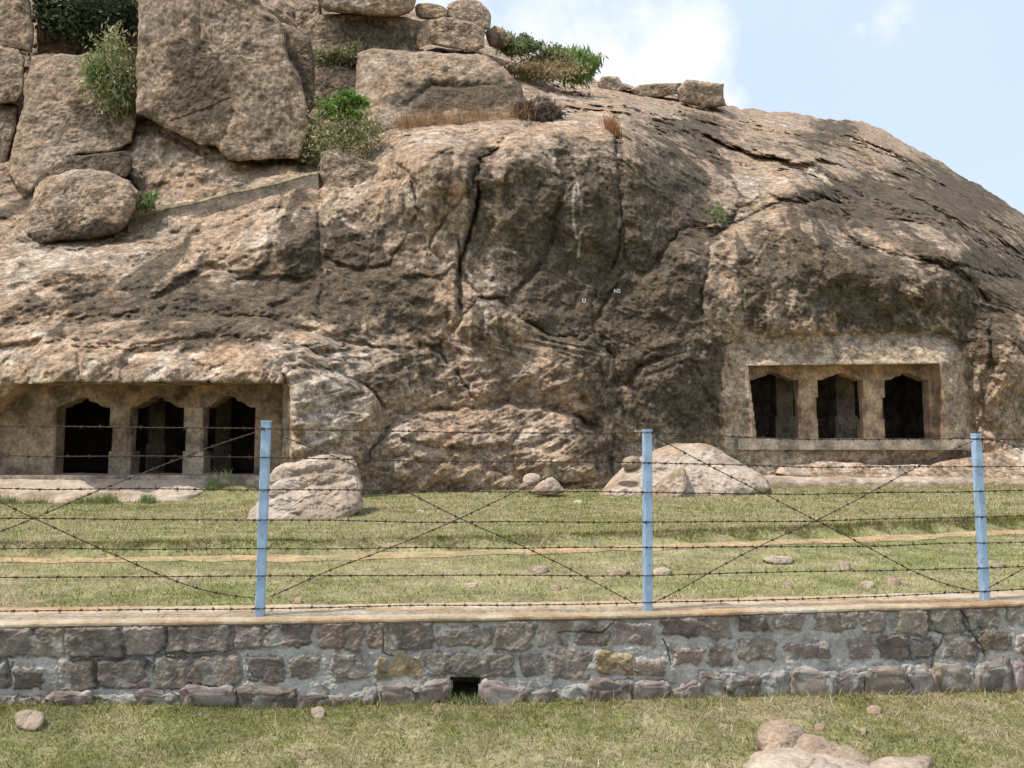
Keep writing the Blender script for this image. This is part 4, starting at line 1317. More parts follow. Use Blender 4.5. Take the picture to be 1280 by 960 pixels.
def build_wall():
    root = empty('stone_wall', (.5, 5.2, 0), 'low grey rubble stone wall with mortar joints and a concrete top across the foreground', 'wall')
    xs = np.concatenate([np.arange(-30, -4.6, .25), np.arange(-4.6, 5.8, .0042), np.arange(5.8, 34, .25)])
    rows = 150
    t = np.linspace(0, 1, rows)[:, None]
    y = wall_y(xs)
    zt, zb = wall_top(xs) - .03, ground_z(xs) - .12
    X = np.broadcast_to(xs[None], (rows, len(xs))).copy()
    Y = np.broadcast_to(y[None], X.shape).copy()
    Z = zt[None] * (1 - t) + zb[None] * t
    p = np.stack([X, Y, Z], -1)
    U, V = proj(p)
    ok = Y > 1.5
    wu = fbm(p, 8, 4, 601, .6) * 12 + fbm(p, 30, 2, 603) * 3
    wv = fbm(p, 8, 4, 602, .6) * 9 + fbm(p, 30, 2, 604) * 3
    prot = np.zeros(X.shape)
    edge = np.full(X.shape, 99.0)
    mort = np.array((.47, .45, .405))
    col = np.broadcast_to(mort, p.shape).copy()
    col = mixc(col, np.array((.22, .21, .19)), sstep(0, .35, fbm(p, 5, 4, 611)) * .7)
    col = mixc(col, np.array((.46, .44, .40)), sstep(.1, .4, fbm(p, 4, 4, 612)) * .6)
    rs = np.random.default_rng(3)
    for st in STONES_TOP + STONES_MID:
        u0, v0, u1, v1 = st[:4]
        cu, cv, hu, hv = (u0 + u1) / 2, (v0 + v1) / 2, (u1 - u0) / 2 + 2.6, (v1 - v0) / 2 + 2.4
        m = (np.abs(U - cu) < hu + 22) & (np.abs(V - cv) < hv + 18) & ok
        if not m.any():
            continue
        r = min(hu, hv) * rs.uniform(.15, .4)
        sk = rs.uniform(-.14, .14)
        du = U[m] + wu[m] - cu + sk * (V[m] - cv)
        dv = V[m] + wv[m] - cv + rs.uniform(-.06, .06) * (U[m] - cu)
        qx, qy = np.abs(du) - hu + r, np.abs(dv) - hv + r
        sd_ = np.hypot(np.maximum(qx, 0), np.maximum(qy, 0)) + np.minimum(np.maximum(qx, qy), 0) - r
        hgt = rs.uniform(.006, .024)
        tl = rs.uniform(-.5, .5) * .01
        pr = sstep(2.0, -5.0, sd_) * (hgt + tl * du / hu + rs.uniform(-.3, 1.0) * .012 * (-dv) / hv)
        prot[m] = np.maximum(prot[m], pr)
        edge[m] = np.minimum(edge[m], np.where(sd_ > -1, np.abs(sd_), 99))
        base = np.array((.245, .203, .172)) * rs.uniform(.75, 1.25) * np.array([1, rs.uniform(.97, 1.03), rs.uniform(.94, 1.04)])
        if len(st) > 4:
            base = np.array((.30, .225, .13))
        if rs.uniform() < .18:
            base = base * np.array([1.08, 1.0, .95])
        smear = sstep(.08, .4, fbm(p[m], 6, 4, 641, .6)) * .75
        w = sstep(.8, -1.6, sd_ + fbm(p[m], 25, 3, 640) * 5) * (1 - smear)
        bb = base[None] * (1 + fbm(p[m], 11, 4, 642, .6) * .9)[:, None]
        col[m] = mixc(col[m], bb, w)
    # open dark joints round the stones at the left, flush mortar farther right
    open_ = np.clip(sstep(420, 200, U) + .8 * sstep(1090, 1140, U), 0, 1) * sstep(.0, .1, fbm(p, 3, 2, 650) + .06) * (V < 862)
    rim = np.exp(-((edge - 1.5) / 1.8) ** 2)
    col = mixc(col, np.array((.05, .045, .04)), rim * open_ * .7)
    prot -= rim * (.004 + .016 * open_)
    for line in ([(1200, 760), (1215, 790), (1230, 815), (1232, 826)], [(1160, 765), (1158, 788), (1180, 792), (1170, 815), (1162, 850)], [(828, 800), (836, 812), (838, 832)], [(700, 790), (752, 790), (768, 778)], [(480, 786), (478, 815), (490, 820)]):
        d, s, tt = seg_dist(U + wu * .4, V + wv * .4, line)
        g = np.exp(-(d / 1.0) ** 2)
        prot -= .012 * g
        col = mixc(col, np.array((.06, .05, .045)), g * .8)
    prot += fbm(p, 14, 4, 620, .6) * .013 + (worley(p, 9, 77)[2] - .5) * .012 + fbm(p, 45, 2, 621) * .004 + fbm(p, 2.5, 2, 622) * .014
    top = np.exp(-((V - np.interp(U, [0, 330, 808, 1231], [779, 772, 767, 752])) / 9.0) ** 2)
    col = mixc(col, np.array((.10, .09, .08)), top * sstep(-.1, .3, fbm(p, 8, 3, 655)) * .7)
    p[..., 1] -= prot
    U0, V0 = U[:-1, :-1], V[:-1, :-1]
    keep = ~((U0 > HOLE[0]) & (U0 < HOLE[2]) & (V0 > HOLE[1]) & ok[:-1, :-1])
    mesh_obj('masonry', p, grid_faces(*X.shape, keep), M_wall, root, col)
    # footing course of rough stones
    xs = np.concatenate([np.arange(-30, -4.6, .2), np.arange(-4.6, 5.8, .006), np.arange(5.8, 34, .2)])
    y = wall_y(xs)
    zg = ground_z(xs)
    u, _ = proj(np.stack([xs, y, zg], -1))
    u = np.where(y > 1.5, u, -400)
    q1 = np.stack([xs, 0 * xs, 0 * xs], -1)
    vf = np.interp(np.clip(u, -300, 1500), FOOT_U, FOOT_V) + fbm(q1, 4, 5, 660, .6) * 11 + 5.5
    ztop = CAMZ + ray(u, vf)[1] * (y - .06)
    ztop = np.where((u > -290) & (u < 1490), ztop, zg + .14)
    jn = worley(np.stack([xs * 3.0 + fbm(q1, 1.3, 2, 668) * 1.2, 0 * xs, 0 * xs], -1), 1.0, 9)
    joint = np.zeros(len(xs))
    out = .022 + fbm(q1, 5, 3, 661) * .02
    sec = [(.02, 0.0), (-.3, .002), (-.75, -.006), (-1.0, -.025), (-1.08, -.06), (-1.1, -.1), (-1.12, -.35)]
    rows_ = []
    for k in range(len(sec) - 1):
        for t in np.linspace(0, 1, 6)[:-1]:
            o = sec[k][0] * (1 - t) + sec[k + 1][0] * t
            dz = sec[k][1] * (1 - t) + sec[k + 1][1] * t
            rows_.append(np.stack([xs, y + o * out - .004, ztop + dz - joint * .006], -1))
    R = np.array(rows_)
    wq = np.stack([R[..., 0] * 3.6, R[..., 2] * 6.5, 0 * xs + 0 * R[..., 2]], -1) + fbm(R, 5, 2, 668)[..., None] * .5
    jn = worley(wq, 1.0, 9)
    joint = np.exp(-((jn[1] - jn[0]) / .09) ** 2) * sstep(-.2, .1, fbm(R, 3, 2, 669))
    R[..., 1] += fbm(R, 12, 4, 663, .6) * .035 - (jn[2] - .5) * .03 + joint * .012
    R[..., 2] += fbm(R, 14, 4, 664, .6) * .016
    c = np.broadcast_to(np.array((.36, .345, .31)), R.shape)
    c = mixc(c, np.array((.20, .175, .15)), sstep(-.1, .3, fbm(R, 6, 4, 665, .6)) * .8)
    k1 = ~((u[:-1] > HOLE[0] + 1) & (u[:-1] < HOLE[2] - 3))
    mesh_obj('footing', R, grid_faces(*R.shape[:2], np.broadcast_to(k1, (R.shape[0] - 1, len(k1)))), M_wall, root, c)
    segs = [(-60, 20), (22, 60), (62, 118), (175, 232), (234, 298), (300, 372), (374, 418), (420, 470), (472, 520), (522, 561), (602, 655), (657, 690), (732, 790), (792, 834), (836, 872), (874, 905),
            (907, 950), (987, 1040), (1042, 1075), (1077, 1130), (1132, 1160), (1162, 1215), (1217, 1260), (1262, 1310), (1314, 1380)]
    for k, (u0, u1) in enumerate(segs):
        def wall_x(uu):
            rx = ray(uu, 860)[0]
            D_ = 5.0
            for _ in range(30):
                D_ = .5 * D_ + .5 * float(wall_y(rx * D_))
            return rx * D_, D_
        (xa, Da), (xb, Db) = wall_x(u0), wall_x(u1)
        um = (u0 + u1) / 2
        vt_ = float(np.interp(um, FOOT_U, FOOT_V)) + rs.uniform(-1.5, 3.5)
        Dm_ = (Da + Db) / 2
        zt_ = CAMZ + float(ray(um, vt_)[1]) * (Dm_ - .04)
        zb_ = float(ground_z((xa + xb) / 2)) - .07
        hx, hy, hz = abs(xb - xa) / 2 * 1.02, rs.uniform(.035, .062), (zt_ - zb_) / 2
        th = np.linspace(-np.pi / 2, np.pi / 2, 46)[:, None]
        ph = np.linspace(0, 2 * np.pi, 90, endpoint=False)[None]
        pw_ = lambda a, e: np.sign(a) * np.abs(a) ** e
        e1, e2 = rs.uniform(.3, .6), rs.uniform(.25, .5)
        q = np.stack([pw_(np.cos(th), e1) * pw_(np.cos(ph), e2), pw_(np.cos(th), e1) * pw_(np.sin(ph), e2), pw_(np.sin(th), e1) + 0 * ph], -1)
        q[..., 2] += q[..., 0] * rs.uniform(-.4, .4)
        q[..., 0] += q[..., 2] * rs.uniform(-.12, .12)
        sl_ = (Db - Da) / (xb - xa)
        w = q * np.array([hx, hy, hz])
        w[..., 1] += w[..., 0] * sl_
        w = w + np.array([(xa + xb) / 2, Dm_, (zt_ + zb_) / 2])
        f1, f2, cid = worley(w + k, 9, k)
        dn = q / (np.linalg.norm(q, axis=-1)[..., None] + 1e-9)
        w = w + dn * ((cid - .5) * .034 + fbm(w, 7, 5, 680 + k, .62) * .06 + fbm(w, 40, 2, 690) * .008)[..., None]
        base = np.array((.235, .19, .162)) * rs.uniform(.75, 1.2) * np.array([1, rs.uniform(.95, 1.02), rs.uniform(.92, 1.03)])
        c_ = base * (1 + fbm(w, 10, 4, 700 + k, .6) * .9)[..., None]
        c_ = mixc(c_, np.array((.42, .40, .36)), sstep(-.02, .3, fbm(w, 7, 4, 720 + k, .6)) * .8)
        mesh_obj('footing_stone', w, grid_faces(*w.shape[:2], wrap=True), M_wall, root, c_)
    # coping
    xs = np.concatenate([np.arange(-30, -5, .3), np.arange(-5, 6.2, .012), np.arange(6.2, 34, .3)])
    y = wall_y(xs)
    zt = wall_top(xs)
    q1 = np.stack([xs, 0 * xs, 0 * xs], -1)
    nick = np.maximum(0, fbm(q1, 3, 4, 670)) * .02
    sec = [(.06, -.034), (-.012, -.036), (-.018, -.026), (-.016, -.010), (-.004, 0.0), (.06, .002), (.15, .003), (.25, .004), (.35, .004), (.43, .002), (.452, -.01), (.455, -.12)]
    rows_ = []
    for k in range(len(sec) - 1):
        for t in np.linspace(0, 1, 7)[:-1]:
            o = sec[k][0] * (1 - t) + sec[k + 1][0] * t
            dz = sec[k][1] * (1 - t) + sec[k + 1][1] * t
            rows_.append(np.stack([xs, y + o + (nick if 0 < k < 5 else 0), zt + dz - (nick * .3 if 1 < k < 6 else 0)], -1))
    R = np.array(rows_)
    R[..., 2] += fbm(R, 3, 3, 672) * .008 + fbm(R, 22, 3, 673) * .005
    R[..., 1] += fbm(R, 9, 3, 674) * .010
    st = np.stack([R[..., 0] * .5, R[..., 1] * 7, R[..., 2] * 0], -1)
    n = fbm(st, 1.0, 4, 675)
    c = np.broadcast_to(np.array((.46, .375, .27)), R.shape)
    c = mixc(c, np.array((.40, .235, .12)), sstep(.05, .35, n) * .75)
    c = mixc(c, np.array((.50, .465, .41)), sstep(.02, .3, -n) * .6)
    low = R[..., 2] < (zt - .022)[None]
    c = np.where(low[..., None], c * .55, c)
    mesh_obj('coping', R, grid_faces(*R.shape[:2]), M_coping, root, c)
    # the drain through the wall
    a = P(HOLE[0] - 1, HOLE[1] - 1, float(wall_y(-.2)))
    b = P(HOLE[2] + 1, HOLE[3] + 4, float(wall_y(-.2)))
    yf = float(wall_y(a[0])) + .012
    mb = MB()
    v = [(x, yy, z) for z in (b[2], a[2]) for yy in (yf, yf + .42) for x in (a[0], b[0])]
    mb.add(v, [(0, 1, 3, 2), (4, 6, 7, 5), (2, 3, 7, 6), (0, 2, 6, 4), (1, 5, 7, 3)], c=(.07, .062, .052))  # drain lining in one very dark even colour
    mb.build('drain_hole', M_hole, root)


build_wall()


# ------------------------------------------------------------------ barbed wire fence on the wall
FOFF = .10


def fence_D(u, v=650):
    rx = ray(u, v)[0]
    D = 5.3
    for _ in range(40):
        D = .5 * D + .5 * (float(wall_y(rx * D)) + FOFF)
    return D


def fence_pt(u, v, front=.0):
    D = fence_D(u, v)
    return P(u, v, D - front)


def wire(mb, pts, seed, barbs=True, gap=.115, r=.0021):
    """two twisted strands with a four-pointed barb every gap metres"""
    pts = np.asarray(pts, float)
    s = np.concatenate([[0], np.cumsum(np.linalg.norm(np.diff(pts, axis=0), axis=1))])
    n = int(s[-1] / .016)
    t = np.linspace(0, s[-1], n)
    # smooth sampling
    base = np.stack([np.interp(t, s, pts[:, k]) for k in range(3)], -1)
    for _ in range(12):
        base[1:-1] = .25 * base[:-2] + .5 * base[1:-1] + .25 * base[2:]
    rs = np.random.default_rng(seed)
    base[:, 2] += np.interp(t, np.linspace(0, s[-1], max(4, int(s[-1] / .5))), rs.normal(0, .0035, max(4, int(s[-1] / .5))))
    d = (pts[-1] - pts[0]) / np.linalg.norm(pts[-1] - pts[0])
    a = np.cross(d, [0, 0, 1.0])
    a /= np.linalg.norm(a)
    b = np.cross(d, a)
    ph = t * 2 * np.pi / .075
    col = np.array((.085, .055, .04))
    for k in (0, np.pi):
        off = (np.cos(ph + k)[:, None] * a + np.sin(ph + k)[:, None] * b) * r * 1.05
        mb.tube(base + off, r, 5, col * rs.uniform(.8, 1.2))
    if barbs:
        q = rs.uniform(0, gap)
        while q < s[-1] - .02:
            c = np.array([np.interp(q, t, base[:, j]) for j in range(3)])
            mb.tube([c - d * .008, c + d * .008], .0066, 6, col * .7)
            for j in range(4):
                th = rs.uniform(0, 2 * np.pi)
                dr = (np.cos(th) * a + np.sin(th) * b) + d * rs.uniform(-.7, .7)
                mb.tube([c + d * (j - 1.5) * .004, c + d * (j - 1.5) * .004 + dr / np.linalg.norm(dr) * .021], [.0021, .0009], 4, col * .7)
            q += gap * rs.uniform(.85, 1.15)


def build_fence():
    root = empty('barbed_wire_fence', tuple(fence_pt(808, 764)), 'barbed wire fence on the wall with light blue square posts, seven strands and crossed diagonals', 'fence')
    posts = [(333, 527, 325, 768), (809, 538, 809.5, 762), (1220, 543, 1231, 746)]
    w = .027
    for i, (ut, vt_, ub, vb) in enumerate(posts + [None, None]) if False else enumerate(posts):
        a, b = fence_pt(ut, vt_), fence_pt(ub, vb)
        b = np.array(b)
        top = np.array(a)
        top[1] = b[1]
        rx, rz = ray(ut, vt_)
        top = np.array([rx * b[1], b[1], CAMZ + rz * b[1]])
        sl_ = (wall_y(b[0] + .3) - wall_y(b[0] - .3)) / .6
        ang = math.atan(float(sl_))
        ca, sa = math.cos(ang), math.sin(ang)
        mb = MB()
        b[2] = float(wall_top(b[0])) - .03
        ch = .005
        prof = [(-w + ch, -w), (w - ch, -w), (w, -w + ch), (w, w - ch), (w - ch, w), (-w + ch, w), (-w, w - ch), (-w, -w + ch)]
        rings = []
        zs = [0, .25, .5, .75, 1.0]
        for t in zs:
            c = b * (1 - t) + top * t
            rings.append([(c[0] + px * ca - py * sa, c[1] + px * sa + py * ca, c[2]) for px, py in prof])
        mb.add(np.array(rings).reshape(-1, 3), grid_faces(len(zs), 8, wrap=True))
        o = mb.build('post', M_paint, root)
        # cap plate, a hair wider than the tube
        cb = MB()
        k = 1.10
        lo = [(top[0] + (px * ca - py * sa) * k, top[1] + (px * sa + py * ca) * k, top[2] - .004) for px, py in prof]
        hi = [(x, y, z + .010) for x, y, z in lo]
        cb.add(lo + hi, [(j, (j + 1) % 8, 8 + (j + 1) % 8, 8 + j) for j in range(8)] + [(8, 9, 10, 15), (10, 11, 14, 15), (11, 12, 13, 14)])
        cp = mesh_obj('post_cap', np.concatenate(cb.v), np.concatenate(cb.q), M_paint, o, None, False)
        cp.location = (0, 0, 0)
        # wire ties round the post
        for vv in STR[i]:
            rz2 = ray(ut, vv)[1]
            zz = CAMZ + rz2 * (b[1] - w)
            if zz > top[2] - .01 or zz < b[2] + .04:
                continue
            t = (zz - b[2]) / (top[2] - b[2])
            c = b * (1 - t) + top * t
            ring = [(c[0] + (px * ca - py * sa) * 1.09, c[1] + (px * sa + py * ca) * 1.09, zz) for px, py in prof + prof[:1]]
            tb = MB()
            tb.tube(ring, .0017, 5, (.16, .13, .11))
            t_ = tb.build('tie_wire', M_wire, o)
            t_.location = (0, 0, 0)
    nodes_u = [-330, 0, 326, 570, 809, 1010, 1227, 1420]
    table = [
        [531, 533, 536, 541, 541, 549, 549, 553], [566, 569, 572, 577, 579, 583.5, 583, 584], [607, 610, 612, 615, 615.5, 618, 614, 611], [645, 648, 650, 652.5, 652, 652, 645.5, 640],
        [686, 687, 686, 685.5, 684, 683.5, 678.5, 672], [723, 722, 720, 719, 719.5, 714.5, 710.5, 703], [767, 764, 761, 757, 753.5, 748, 740, 728]]
    for k, vv in enumerate(table):
        mb = MB()
        us = np.linspace(-330, 1420, 90)
        # straight between posts with a little sag
        pv = np.interp(us, nodes_u, vv)
        pts = np.array([fence_pt(u, v, w + .006) for u, v in zip(us, pv)])
        wire(mb, pts, 700 + k)
        mb.build('wire_strand', M_wire, root)
    diags = [
        [(340, 541), (380, 556), (430, 574), (505, 612), (575, 649), (640, 676), (700, 704), (750, 731), (795, 755)],
        [(338, 746), (365, 735), (400, 716), (490, 683), (575, 648), (650, 612), (710, 585), (760, 563), (800, 548)],
        [(818, 547), (845, 561), (900, 590), (960, 620), (1020, 651), (1080, 681), (1140, 714), (1190, 733), (1222, 738)],
        [(816, 754), (850, 738), (900, 708), (960, 677), (1020, 651), (1080, 620), (1130, 592), (1180, 566), (1216, 552)],
        [(-330, 810), (-160, 730), (-80, 700), (0, 664), (45, 648), (100, 622), (190, 588), (260, 560), (320, 541)],
        [(-330, 470), (-160, 545), (-80, 585), (0, 628), (45, 648), (110, 678), (150, 695), (200, 718), (250, 738), (290, 746), (318, 748)],
        [(1236, 735), (1260, 722), (1290, 705), (1340, 670), (1420, 615)],
        [(1226, 549), (1260, 553), (1300, 575), (1350, 610), (1420, 650)]]
    for k, dg in enumerate(diags):
        mb = MB()
        # smooth the drawn line into an even curve first
        q = np.array(dg, float)
        s = np.concatenate([[0], np.cumsum(np.hypot(*np.diff(q, axis=0).T))])
        tt = np.linspace(0, s[-1], 60)
        uu, vv = np.interp(tt, s, q[:, 0]), np.interp(tt, s, q[:, 1])
        for _ in range(10):
            uu[1:-1] = .25 * uu[:-2] + .5 * uu[1:-1] + .25 * uu[2:]
            vv[1:-1] = .25 * vv[:-2] + .5 * vv[1:-1] + .25 * vv[2:]
        pts = np.array([fence_pt(u, v, w + .016) for u, v in zip(uu, vv)])
        wire(mb, pts, 740 + k, gap=.13)
        mb.build('diagonal_wire', M_wire, root)


STR = [[536, 572, 612, 650, 686, 720, 761], [579, 615.5, 652, 684, 719.5, 753.5], [549, 583, 614, 645.5, 678.5, 710.5, 740]]
build_fence()


# ------------------------------------------------------------------ stones on the grass
def pebble(u, v, w, h, label, seed, D=None, name='stone', cat='stone', grp=None, mat=None, front=False, **kw):
    if D is None:
        if front:
            rx, rz = ray(u, v)
            D = 4.6
            for _ in range(30):
                D = .5 * D + .5 * (CAMZ - float(ground_z(rx * D))) / -rz
        else:
            D = float(px_to_lawn(u, v))
    D = float(D)
    rs = np.random.default_rng(seed)
    th = np.linspace(0, 2 * np.pi, 11)[:-1]
    rr = rs.uniform(.78, 1.1, 10)
    poly = [(u + math.cos(a) * w / 2 * q, v - h * .45 + math.sin(a) * h * .62 * q) for a, q in zip(th, rr)]
    T = w * D / F * .42
    return rock(name, label, cat, poly, D + T * .4, T, grp, tilt=.8, pw=3.6, rough=.09, bury=h * .5, seed=seed, n=72, rings=18, mat=mat or M_boulder, facets=.4, center=(u, v - h * .45), **kw)


LS = 'stones scattered on the lawn'
pebble(762, 667, 22, 8, 'flat pale lawn stone left of the middle post, larger of a close pair', 801, grp=LS, pale=.7, dark=-.4)
pebble(743, 660, 24, 5, 'long thin pale lawn stone, upper of the close pair left of the middle post', 802, grp=LS, pale=.7, dark=-.4)
pebble(722, 630, 13, 5, 'small whitish stone high on the lawn below the pointed grey stone', 803, grp=LS, pale=.9, dark=-.5)
pebble(526, 642, 11, 5, 'small grey stone on the lawn just left of the crossing of the left wire diagonals', 804, grp=LS, pale=.4, dark=-.2)
pebble(675, 715, 26, 8, 'grey stone sunk in the grass below the path, left of the middle fence post', 805, grp=LS, grey=.5)
pebble(773, 718, 32, 7, 'flat tan stone sunk in the grass close left of the middle fence post', 806, grp=LS, pale=.6, dark=-.4)
pebble(996, 658, 26, 9, 'dark stone on the lawn behind the crossing of the right wire diagonals', 807, grp=LS, grey=.3, dark=.1)
pebble(1056, 711, 17, 10, 'small upright grey stone on the lawn near the right bay of the fence', 808, grp=LS, grey=.4)
pebble(972, 702, 40, 7, 'long flat pale stone in the grass under the right wire diagonals', 809, grp=LS, pale=.6, dark=-.4)
pebble(1117, 731, 20, 10, 'small reddish brown stone on the lawn near the wall, right bay', 810, grp=LS, ochre=.9, dark=-.3)
pebble(1083, 734, 22, 8, 'pale stone next to the reddish brown one near the wall', 811, grp=LS, pale=.6, dark=-.4)
pebble(986, 736, 12, 8, 'small grey stone near the wall in the middle of the right bay', 812, grp=LS, grey=.4)
pebble(1155, 640, 12, 5, 'small tan stone high on the lawn left of the right fence post', 813, grp=LS, pale=.4)
pebble(1248, 709, 20, 6, 'flat tan stone on the lawn right of the right fence post', 814, grp=LS, pale=.5)
pebble(373, 753, 11, 7, 'small brown stone on the lawn close to the foot of the left fence post', 815, grp=LS, dark=.1)
pebble(827, 716, 26, 7, 'pale stone on the lawn just right of the middle fence post', 816, grp=LS, pale=.6, dark=-.4)
pebble(695, 737, 14, 6, 'tiny pale stone near the coping left of the middle fence post', 817, grp=LS, pale=.6, dark=-.3)
pebble(590, 733, 16, 5, 'tiny grey stone near the coping below the left wire diagonals', 818, grp=LS, grey=.4)
pebble(1153, 662, 9, 4, 'tiny grey stone on the upper edge of the path', 819, grp=LS, pale=.4)
pebble(877, 656, 9, 5, 'scrap of white paper litter on the lawn right of the middle fence post', 820, name='litter', cat='litter', mat=M_white)
FS = 'stones in the front grass'
pebble(37, 905, 38, 17, 'grey angular stone in the front grass at the left edge', 821, grp=FS, front=True, grey=.5, dark=.05)
pebble(398, 895, 20, 11, 'round pale stone in the front grass below the wall, left of the drain', 822, grp=FS, front=True, grey=.4, pale=.5)
pebble(1093, 890, 20, 9, 'pinkish stone in the front grass up near the wall at the right', 823, grp=FS, front=True, pale=.4, ochre=.3)
pebble(1024, 912, 16, 8, 'small brown stone right of the tan knob of rock', 824, grp=FS, front=True, ochre=.2)
pebble(1080, 916, 9, 7, 'tiny yellow stone above the tan ridge of rock', 825, grp=FS, front=True, ochre=.5, pale=.6)
FR = 'bare rocks at the bottom right corner'
rock('foreground_rock', 'white rounded bare rock at the bottom edge of the frame', 'rock', [(928, 962), (938, 944), (955, 936), (985, 935), (1020, 940), (1060, 950), (1090, 958), (1120, 975), (1110, 1010), (1000, 1025), (930, 1005)], 4.05, .28, FR, tilt=1.1, pw=2.8, rough=.035, seed=831, bury=12, facets=.45, jag=.05, n=260, rings=60, mat=M_boulder, pale=1.2, dark=-.6, grey=.5, center=(1010, 978), cracks=(([(1005, 962), (1022, 948), (1030, 942)], 2, .012),))
rock('foreground_rock', 'tan rounded knob of rock at the left end of the bare rocks', 'rock', [(944, 918), (950, 907), (965, 901), (980, 900), (998, 908), (1008, 916), (1004, 930), (985, 938), (960, 938), (947, 930)], 4.42, .15, FR, tilt=.7, pw=2.6, rough=.04, seed=832, bury=12, facets=.45, jag=.05, n=160, rings=44, mat=M_boulder, pale=.6, dark=-.4, grey=.2)
rock('foreground_rock', 'tan ridge of rock running from the knob down to the right', 'rock', [(985, 935), (1000, 917), (1018, 918), (1045, 928), (1070, 938), (1092, 950), (1098, 962), (1070, 968), (1030, 958), (1000, 950)], 4.28, .12, FR, tilt=.9, pw=2.8, rough=.035, seed=833, bury=12, facets=.45, jag=.05, n=180, rings=44, mat=M_boulder, pale=.4, ochre=.05, dark=-.3, grey=.15)
rock('foreground_rock', 'low pinkish rock at the right end of the bare rocks', 'rock', [(1070, 972), (1085, 954), (1110, 947), (1140, 946), (1160, 945), (1168, 955), (1165, 980), (1110, 992)], 4.12, .14, FR, tilt=.9, pw=2.8, rough=.05, seed=834, bury=12, facets=.45, jag=.05, n=160, rings=40, mat=M_boulder, pale=.8, dark=-.4, grey=.2)


# ------------------------------------------------------------------ kerb on the hillside
def build_curb():
    mb = MB()
    n = 120
    us = np.linspace(160, 398, n)
    vt_ = np.interp(us, [160, 198, 250, 300, 350, 398], [272, 262, 249, 237, 226, 214])
    vb = np.interp(us, [160, 198, 250, 300, 350, 398], [296, 284, 266, 252, 241, 230])
    D = np.interp(us, [160, 398], [22.75, 23.3])
    a = P(us, vt_, D)
    b = P(us, vb + 14, D)
    a[:, 2] += fbm(a, 1.2, 3, 9) * .06
    c1 = a.copy()
    c1[:, 1] += .32
    c2 = c1.copy()
    c2[:, 2] -= .8
    e = a.copy()
    e[:, 2] -= .07
    e[:, 1] -= .03
    e2 = a.copy()
    e2[:, 1] -= .03
    e3 = e.copy()
    e3[:, 1] += .03
    R = np.array([b, e3, e, e2, c1, c2])
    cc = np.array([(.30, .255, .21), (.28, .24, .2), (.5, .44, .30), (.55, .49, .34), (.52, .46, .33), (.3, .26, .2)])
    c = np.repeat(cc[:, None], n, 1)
    o = mesh_obj('stone_kerb', R, grid_faces(*R.shape[:2]), M_carved, None, c, smooth=False)
    tag(o, 'thin pale edged stone kerb climbing to the right below the huge squarish block', 'kerb')


build_curb()


# ------------------------------------------------------------------ bushes and dry grass
def leaves(pos, size, cols, up=.3, long=1.0):
    n = len(pos)
    d = rng.normal(0, 1, (n, 3))
    d[:, 2] += up
    d /= np.linalg.norm(d, axis=1)[:, None]
    e = np.cross(d, rng.normal(0, 1, (n, 3)))
    e /= np.linalg.norm(e, axis=1)[:, None] + 1e-9
    s = (size * rng.uniform(.6, 1.4, n))[:, None]
    v = np.stack([pos - d * s * long * .5, pos + e * s * .32, pos + d * s * long * .5, pos - e * s * .32], 1).reshape(-1, 3)
    q = np.arange(n)[:, None] * 4 + np.arange(4)[None]
    return v, q, np.repeat(cols, 4, 0)


def shrub(name, label, cat, u, v, D, ru, rv, n, size, cols, clumps=14, group=None, shape=None, spread=.34, up=.4, long=1.3, stems=8, base=None, twig=(.16, .11, .075)):
    """an uneven crown of leaf clumps round (u, v), ru by rv photo pixels, D metres off, on branching stems"""
    k = D / F
    cols = np.array(cols, float)
    bu, bv = base or (u, v + rv)
    root_p = P(bu, bv, D + .1)
    root = empty(name, tuple(root_p), label, cat, group)
    cs = []
    while len(cs) < clumps:
        a, b, c = rng.uniform(-1, 1, 3)
        if a * a + b * b + c * c > 1:
            continue
        cs.append((a, b, c))
    pos, cl = [], []
    mb = MB()
    for i, (a, b, c) in enumerate(cs):
        uu, vv = u + a * ru * .82, v + b * rv * .82
        if shape is not None:
            vv += shape(a) * rv
        cen = P(uu, vv, D + c * ru * k * .6)
        m = int(n / clumps * rng.uniform(.5, 1.5))
        rad = np.array([ru, (ru + rv) * .5, rv]) * k * spread * rng.uniform(.7, 1.3)
        q = rng.normal(0, .55, (m, 3)) * rad
        pos.append(cen + q)
        ci = cols[rng.integers(0, len(cols))] * rng.uniform(.8, 1.2)
        cl.append(np.clip(ci * .6 + cols[rng.integers(0, len(cols), m)] * .4, 0, 1) * rng.uniform(.7, 1.3, (m, 1)))
        if i < stems:
            mid = root_p * .45 + cen * .55 + rng.normal(0, .06, 3) * ru * k
            mb.tube(np.array([root_p, root_p * .7 + mid * .3 + rng.normal(0, .02, 3), mid, cen]), [.012 * ru * k + .006, .01 * ru * k + .005, .005 * ru * k + .004, .003], 5, twig)
    pos = np.concatenate(pos)
    cl = np.concatenate(cl)
    vv, q, c = leaves(pos, np.full(len(pos), size), cl, up, long)
    mesh_obj('foliage', vv, q, M_leaf, root, c, smooth=False)
    mb.build('stem', M_twig, root)
    return root


